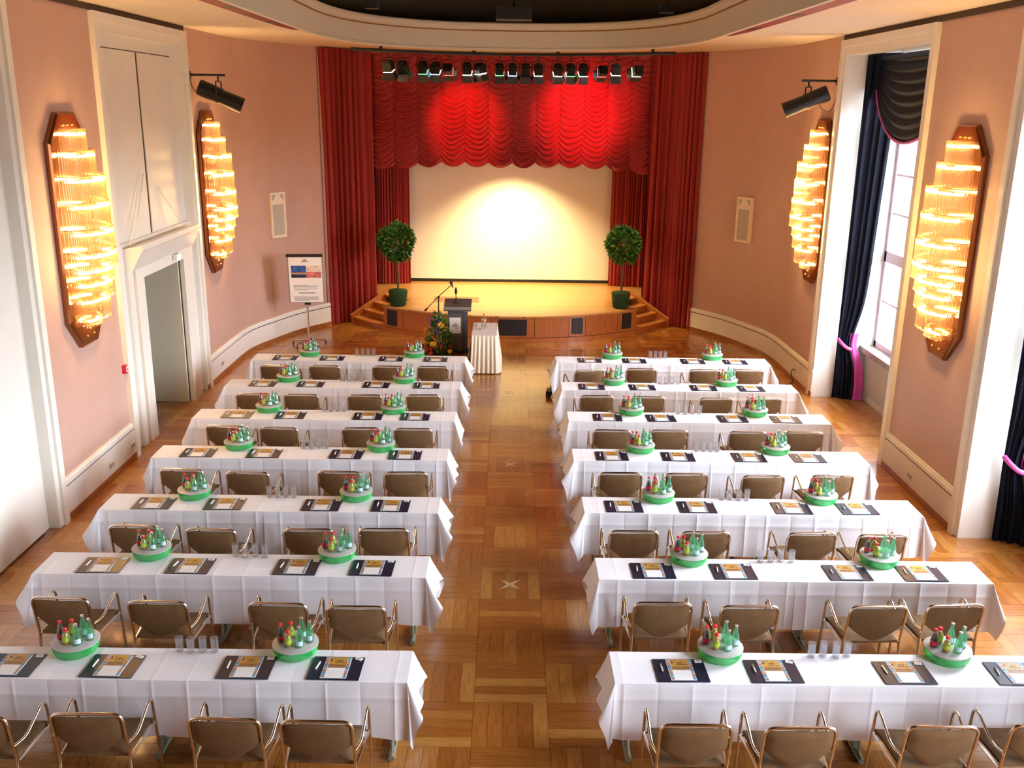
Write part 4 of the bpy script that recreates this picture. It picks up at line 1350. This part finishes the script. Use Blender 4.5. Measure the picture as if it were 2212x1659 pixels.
def make_cloth(L, end, seed, over=.10):
    """linen cloth over one table; local x=0 at the draped end running +x (end=+1) or -x (end=-1) to the middle of the row"""
    rg = random.Random(seed)
    of, oe = .475, .27
    TOPZ = ZT + .004
    cl = .262
    c0 = rg.uniform(.05, .2)
    xs = set()
    x_ = 0.0
    while x_ < L + over:
        xs.add(round(x_, 4)); x_ += .075
    creases = []
    k = c0
    while k < L + over:
        creases.append(k)
        for d in (-.018, -.006, 0, .006, .018):
            if 0 <= k + d <= L + over: xs.add(round(k + d, 4))
        k += cl
    xs.add(round(L + over, 4))
    xs = sorted(xs)
    def crease(x, amp):
        for i, c in enumerate(creases):
            d = abs(x - c)
            if d < .018:
                return amp * (1 - d / .018) * (1 if i % 2 == 0 else -.6)
        return 0
    ph = [rg.uniform(0, 6.28) for _ in range(8)]
    b = MB()
    # the top
    ys = [0, .012, .15, .162, .174, .30, .435, DEP]
    ztop = TOPZ + (.0012 if end > 0 else 0)
    def topz(x, y):
        hc = .0015 if abs(y - .162) < .006 else 0
        return ztop + .0012 * (1 + crease(x, 1.0)) + hc
    vv = [(x, y, topz(x, y)) for y in ys for x in xs]
    nx = len(xs)
    b.add(vv, [(j * nx + i, j * nx + i + 1, (j + 1) * nx + i + 1, (j + 1) * nx + i) for j in range(len(ys) - 1) for i in range(nx - 1)])
    # the skirt: list of (edge point, outward dir, length, flare, wave)
    per = []
    for x in reversed(xs):                                       # back edge towards the draped end
        per.append(((x, DEP), (0, 1), of, .02 + .012 * math.sin(5 * x + ph[0]), crease(x, .004)))
    def fan(cx, cy, a0, a1):
        n_ = 16
        for k in range(1, n_):
            t = k / n_
            a = a0 + (a1 - a0) * t
            d = (math.cos(a), math.sin(a))
            ln = min(of / max(1e-3, abs(d[1])), oe / max(1e-3, abs(d[0])))
            s2 = math.sin(PI * t)
            fl_ = .03 + .055 * t * (a0 == PI / 2) + .055 * (1 - t) * (a0 == PI) + (.085 + .03 * math.sin(ph[6])) * s2 + .022 * math.sin(3 * PI * t + ph[7]) * s2
            per.append(((cx, cy), d, ln, fl_, 0))
    fan(0, DEP, PI / 2, PI)
    for k in range(15):
        y = DEP - DEP * k / 14
        per.append(((0, y), (-1, 0), oe, .085 + .035 * math.sin(9 * y + ph[1]) * math.sin(PI * k / 14) + .015 * math.sin(23 * y + ph[2]) * math.sin(PI * k / 14), 0))
    fan(0, 0, PI, 1.5 * PI)
    for x in xs:
        near = max(0, 1 - x / .35)
        per.append(((x, 0), (0, -1), of, .022 + .012 * math.sin(4.3 * x + ph[3]) + .008 * math.sin(11 * x + ph[4]) + .03 * near * math.sin(PI * min(1, x / .35)), crease(x, .0045)))
    ts = [0, .02, .06, .118, .130, .142, 'a.15', 'a.3', 'a.45', 'a.6', 'a.8', 'a1']
    rows = []
    for (p, d, ln, fl_, cr) in per:
        col = []
        for t in ts:
            s_ = .142 + (ln - .142) * float(t[1:]) if isinstance(t, str) else t      # the first creases sit at fixed distances below the edge
            u = s_ / ln
            h = .004 * min(1, s_ / .02) + fl_ * u ** 1.15 + (cr if s_ > .015 else 0)
            if abs(s_ - .130) < .001: h += .0042
            dz = s_ * math.sqrt(max(.05, 1 - min(.9, (fl_ / ln)) ** 2))
            hem = .008 * math.sin(6 * p[0] + 9 * p[1] + ph[5]) * u * u
            col.append((p[0] + d[0] * h, p[1] + d[1] * h, ztop - dz + hem))
        rows.append(col)
    m_ = len(ts)
    vv = [q for c in rows for q in c]
    b.add(vv, [(i * m_ + j, (i + 1) * m_ + j, (i + 1) * m_ + j + 1, i * m_ + j + 1) for i in range(len(rows) - 1) for j in range(m_ - 1)])
    if end < 0:                                                  # mirror: draped end at larger x
        b.v = [(-x, y, z) for x, y, z in b.v]
        b.f = [f[::-1] for f in b.f]
    return b

def make_chair():
    root = link('conference_chair', None)
    fr = rounded([(-.255, -.275, 0), (-.25, -.205, .44), (-.25, -.275, .835), (.25, -.275, .835), (.25, -.205, .44), (.255, -.275, 0)], .075, 5)
    MB().tube(fr, .0125, 8).build('back_frame', 'tube', root, 60)
    for s_ in (-1, 1):
        a = rounded([(s_ * .255, -.235, .57), (s_ * .280, -.12, .565), (s_ * .288, .165, .70), (s_ * .288, .235, .0)], .10, 8)
        MB().tube(a, .0115, 8).build('arm_and_front_leg', 'tube', root, 60)
        MB().tube([(s_ * .288, .195, .445), (s_ * .252, -.20, .425)], .010, 6).build('seat_rail', 'tube', root, 40)
    MB().tube([(-.288, .197, .43), (.288, .197, .43)], .010, 6).build('cross_bar', 'tube', root, 40)
    st = MB()
    def seat_top(u, v):
        x, y = (u - .5) * 2, v
        w_ = .234 + .02 * v
        e = (1 - abs(x) ** 6) * (1 - abs(2 * v - 1) ** 8)
        return (x * w_, -.20 + .435 * v, .452 + .030 * max(0, e) ** .5 - .018 * max(0, v - .75) * 4 + .012 * x * x)
    def seat_bot(u, v):
        p = seat_top(u, v)
        return (p[0], p[1], .437 - .018 * max(0, v - .75) * 4)
    st.grid(seat_top, 12, 12)
    st.grid(seat_bot, 12, 12, 0, True)
    N = 12
    base2 = (N + 1) ** 2
    rim = [i for i in range(N + 1)] + [(j * (N + 1) + N) for j in range(1, N + 1)] + [N * (N + 1) + i for i in range(N - 1, -1, -1)] + [j * (N + 1) for j in range(N - 1, 0, -1)]
    for a, c in zip(rim, rim[1:] + rim[:1]):
        st.f.append((a, base2 + a, base2 + c, c)); st.m.append(0)
    st.build('seat', 'velour', root, 50)
    bk = MB()
    def pt(u, v, s_):
        x = (u - .5) * 2
        zb = .475 + .15 * abs(x) ** 1.5
        zt = .815 - .02 * abs(x) ** 8
        z = zb + (zt - zb) * v
        y = -.205 - .07 * (z - .44) / .395
        th = .004 + .014 * ((1 - abs(x) ** 6) * (1 - abs(2 * v - 1) ** 6)) ** .5
        return (x * .235, y + .018 * (1 - x * x) * -1 + s_ * th, z)
    bk.grid(lambda u, v: pt(u, v, -1), 14, 10)
    bk.grid(lambda u, v: pt(u, v, 1), 14, 10, 0, True)
    W_, H_ = 14, 10
    b2 = (W_ + 1) * (H_ + 1)
    rim = [i for i in range(W_ + 1)] + [(j * (W_ + 1) + W_) for j in range(1, H_ + 1)] + [H_ * (W_ + 1) + i for i in range(W_ - 1, -1, -1)] + [j * (W_ + 1) for j in range(H_ - 1, 0, -1)]
    for a, c in zip(rim, rim[1:] + rim[:1]):
        bk.f.append((a, b2 + a, b2 + c, c)); bk.m.append(0)
    bk.build('backrest', 'velour', root, 50)
    return root

def make_pad():
    root = link('desk_pad', None)
    MB().prism([(-.20, -.155), (.20, -.155), (.20, .155), (-.20, .155)], 0, .006).build('mat', 'navy', root)
    np_ = MB().box(-.098, .100, -.140, .140, .006, .011).build('notepad', 'paper', root)
    pr = MB()
    def q(x0, x1, y0, y1, mi, z=.0113):
        pr.add([(x0, y0, z), (x1, y0, z), (x1, y1, z), (x0, y1, z)], [(0, 1, 2, 3)], mi)
    q(-.066, .072, .040, .138, 0)
    q(-.066, .072, -.006, .040, 1)
    for k in range(7):
        y1 = .138 - k * .0395
        q(-.096, -.068, y1 - .0375, y1, (2, 3, 4)[k % 3])
        q(.074, .098, y1 - .0375, y1, (4, 2, 3)[k % 3])
    q(-.030, .060, .066, .074, 5, .0115)
    sails(pr, .012, .084, .0115, .045, 5)
    pr.add([(-.062, .088, .0115), (-.040, .088, .0115), (-.054, .128, .0115)], [(0, 1, 2)], 5)
    q(-.058, .045, .030, .036, 5, .0115)
    for k in range(4):
        q(-.055, .060, -.05 - k * .02, -.0492 - k * .02, 6, .0115)
    pr.build('print', ['ochre', 'brownp', 'strip', 'stripr', 'stripb', 'ink', 'grey'], np_)
    return root
def make_pen():
    root = link('pen', None)
    MB().tube([(0, -.055, 0), (0, -.045, 0), (0, .045, 0), (0, .05, 0)], [.002, .0068, .0072, .0055], 8).build('barrel', 'whitep', root, 40)
    MB().box(-.0022, .0022, .005, .05, .0055, .0085).build('clip', 'chrome', root)
    return root
def make_card():
    root = link('name_card', None)
    MB().box(-.028, .028, -.017, .017, 0, .005).build('card', 'paper', root)
    MB().box(-.015, .015, -.007, .005, .005, .0054).build('print', 'grey', root)
    return root
def make_cooler():
    root = link('bottle_cooler', None)
    MB().lathe([(.150, 0), (.158, .004), (.173, .03), (.181, .070), (.181, .078), (.176, .078), (.168, .032), (.150, .008), (.0, .008)], 36).build('bowl', 'green', root, 60)
    b = MB().lathe([(.0, .0785), (.178, .0785), (.182, .082), (.182, .087), (.177, .090), (.0, .091)], 36)
    d = b.build('top_disc', 'disc', root, 40)
    for (x, y) in BPOS:
        MB().lathe([(.030, .0895), (.030, .0918), (.0, .0919)], 14, (x, y, 0)).build('well', 'hole', d, 40)
    MB().lathe([(.02, .010), (.02, .077)], 10).build('hub', 'hole', root, 40)
    for k in range(3):
        MB().lathe([(.032, .012), (.034, .05), (.0, .055)], 8, (-.105 + .105 * k, -.105 + .035 * abs(k - 1), 0)).build('ice_pack', 'icedark', root, 40)
    return root
BPOS = [(-.112, .015), (-.048, -.062), (-.040, .070), (.042, -.075), (.048, .060), (.115, .0)]
BK = ['cola', 'juice', 'juice', 'water', 'water', 'water']
def make_bottle(kind):
    root = link({'cola': 'cola_bottle', 'juice': 'juice_bottle', 'water': 'water_bottle'}[kind], None)
    pf = bottle_profile(kind)
    sh = lambda prof, d: [(max(0, r_ - d), z) for r_, z in prof]
    h = pf[-1][1]
    if kind == 'cola':
        MB().lathe(pf, 14).build('body', 'bclear', root, 60)
        MB().lathe([(0, .003), (.0215, .004), (.0245, .012), (.0235, .03), (.0245, .05), (.0195, .072), (.012, .092), (0, .093)], 12).build('drink', 'cola', root, 60)
        MB().lathe([(.0272, .016), (.0266, .03), (.0272, .044)], 14).build('label', 'lab_r', root, 60)
        cap, hc = 'cap_r', .014
    elif kind == 'juice':
        MB().lathe(pf, 14).build('body', 'bclear', root, 60)
        MB().lathe([(0, .003), (.022, .004), (.024, .012), (.024, .055), (.019, .068), (.011, .082), (0, .083)], 12).build('drink', 'juice', root, 60)
        MB().lathe([(.0264, .022), (.0264, .050), (.0228, .066)], 14).build('label', 'juiceg', root, 60)
        cap, hc = 'cap_r', .018
    else:
        MB().lathe(pf, 14).build('body', 'bgreen', root, 60)
        b = MB()
        for k in range(-3, 4):
            pass
        vv = []
        for k in range(9):
            a = -PI / 2 + (k - 4) * .22
            vv += [(.0295 * math.cos(a), .0295 * math.sin(a), .016), (.0295 * math.cos(a), .0295 * math.sin(a), .048)]
        b.add(vv, [(2 * k, 2 * k + 2, 2 * k + 3, 2 * k + 1) for k in range(8)])
        b.build('label', 'lab_b', root, 60)
        cap, hc = 'cap_s', .012
    rc = {'cola': .0125, 'juice': .0155, 'water': .0130}[kind]
    MB().lathe([(rc * .95, 0), (rc, .003), (rc, hc * .8), (rc * .8, hc), (0, hc)], 12).build('cap', cap, root, 40, (0, 0, h - .004))
    return root
def make_tumbler():
    root = link('tumbler', None)
    MB().lathe([(.0, .0), (.030, .0), (.031, .004), (.030, .010), (.032, .125), (.0305, .125), (.0285, .014), (.0, .013)], 16).build('body', 'glass', root, 60)
    MB().lathe([(.0, .0008), (.024, .001), (.024, .010), (0, .011)], 12).build('base', 'glass', root, 60)
    return root

P = {'chair': make_chair(), 'pad': make_pad(), 'pen': make_pen(), 'card': make_card(), 'cooler': make_cooler(), 'cola': make_bottle('cola'), 'juice': make_bottle('juice'), 'water': make_bottle('water'), 'tumbler': make_tumbler(), 'L': make_table(LENL / 2 - .004), 'R': make_table(LENR / 2 - .004)}
used = set()
def place(key, loc, rz, label, cat, group):
    if key in used:
        o = copy_tree(P[key])
    else:
        o = P[key]; used.add(key)
    o.location = loc
    o.rotation_euler = (0, 0, rz)
    if cat == 'bottle': o.scale = (1.12, 1.12, 1.22)
    return tag(o, label, cat, group)
SEAT = {'L': ['wall-end seat', 'third seat from aisle', 'second seat from aisle', 'aisle seat'], 'R': ['aisle seat', 'second seat from aisle', 'third seat from aisle', 'wall-end seat']}
rg = random.Random(77)
TOP = ZT + .0085
BN = {'cola': 'small red-labelled cola bottle', 'juice': 'small red-capped juice bottle', 'water': 'small green mineral water bottle'}
for side in 'LR':
    sn = 'door side' if side == 'L' else 'window side'
    Ys, Xa, Ln = (YL, XLA, LENL) if side == 'L' else (YR, XRA, LENR)
    for i in range(7):
        y = Ys[i]
        rw = '%s row from stage, %s' % (ORD[i], sn)
        half = Ln / 2
        for t in (0, 1):                                   # 0: aisle table, 1: wall table
            sgn = -1 if side == 'L' else 1
            cx = Xa[i] + sgn * half * (.5 + t)
            nm = 'aisle' if t == 0 else 'wall-end'
            place(side, (cx, y, 0), 0, 'narrow folding table, %s table, %s' % (nm, rw), 'table', 'seminar tables')
            end_x = Xa[i] + (0 if t == 0 else sgn * Ln)
            # draped end: for the aisle table the aisle end, for the wall table the wall end
            dirn = sgn if t == 0 else -sgn
            cb_ = make_cloth(half, dirn, i * 10 + t + (100 if side == 'R' else 0), .05 if t == 0 else .01)
            o = cb_.build('tablecloth', 'cloth', None, 180, (end_x, y, 0))
            tag(o, 'creased white tablecloth on the %s table, %s' % (nm, rw), 'tablecloth', 'white tablecloths')
        pads = (PADL if side == 'L' else PADR)[i]
        chs = (CHL if side == 'L' else CHR)[i]
        for k in range(4):
            sl_ = SEAT[side][k]
            a = math.radians(chs[k][2])
            cxp, cyp = chs[k][0], chs[k][1]
            cyp -= .0085 * cyp + .01; cxp *= .9915
            place('chair', (cxp - .275 * math.sin(a), cyp + .275 * math.cos(a), 0), a, 'brown velour armchair, %s, %s' % (sl_, rw), 'chair', 'armchairs at the tables')
            px, py = pads[k], y + .180
            ra = math.radians(rg.uniform(-1.5, 1.5))
            place('pad', (px, py, TOP), ra, 'navy desk pad with notepad, %s, %s' % (sl_, rw), 'desk pad', 'desk pads on the tables')
            place('pen', (px - .145, py + .025, TOP + .012), ra + math.radians(rg.uniform(-8, 2)), 'white pen on desk pad, %s, %s' % (sl_, rw), 'pen', 'pens on the desk pads')
            place('card', (px + .158, py + .125, TOP + .006), ra + math.radians(rg.uniform(-25, 5)), 'small white card on desk pad, %s, %s' % (sl_, rw), 'card', 'cards on the desk pads')
        for k, cx in enumerate((COOLL if side == 'L' else COOLR)[i]):
            aisle = (k == 1) == (side == 'L')
            nm = 'aisle-end' if aisle else 'wall-end'
            cy = y + .41
            place('cooler', (cx, cy, TOP), 0, 'round green bottle cooler with grey top, %s, %s' % (nm, rw), 'bottle cooler', 'green bottle coolers')
            rt = rg.uniform(-.18, .18)
            for (bx_, by_), kd in zip(BPOS, BK):
                X = cx + bx_ * math.cos(rt) - by_ * math.sin(rt)
                Y = cy + bx_ * math.sin(rt) + by_ * math.cos(rt)
                place(kd, (X, Y, TOP + .0922), rg.uniform(-.5, .5), '%s in %s cooler, %s' % (BN[kd], nm, rw), 'bottle', 'bottles in the %s cooler, %s' % (nm, rw))
        g0, g1 = (GLL if side == 'L' else GLR)[i]
        for k in range(4):
            place('tumbler', (g0 + (g1 - g0) * k / 3, y + .40 + rg.uniform(-.012, .012), TOP), 0, 'clear straight tumbler in the set of four, %s' % rw, 'glass', 'tumblers, ' + rw)

# black cable box on the floor beside the front table of the window side
cbx = thing('floor_box', 'small black box on the floor at the aisle end of the first window-side table', 'cable box', (.80, 16.30, 0))
MB().prism([(-.10, -.12), (.06, -.12), (.06, .12), (-.07, .12)], 0, .10).build('body', 'black', cbx)
MB().tube([(-.02, .0, .10), (-.01, .02, .16), (.03, .04, .17)], .012, 6).build('handle', 'black', cbx, 40)
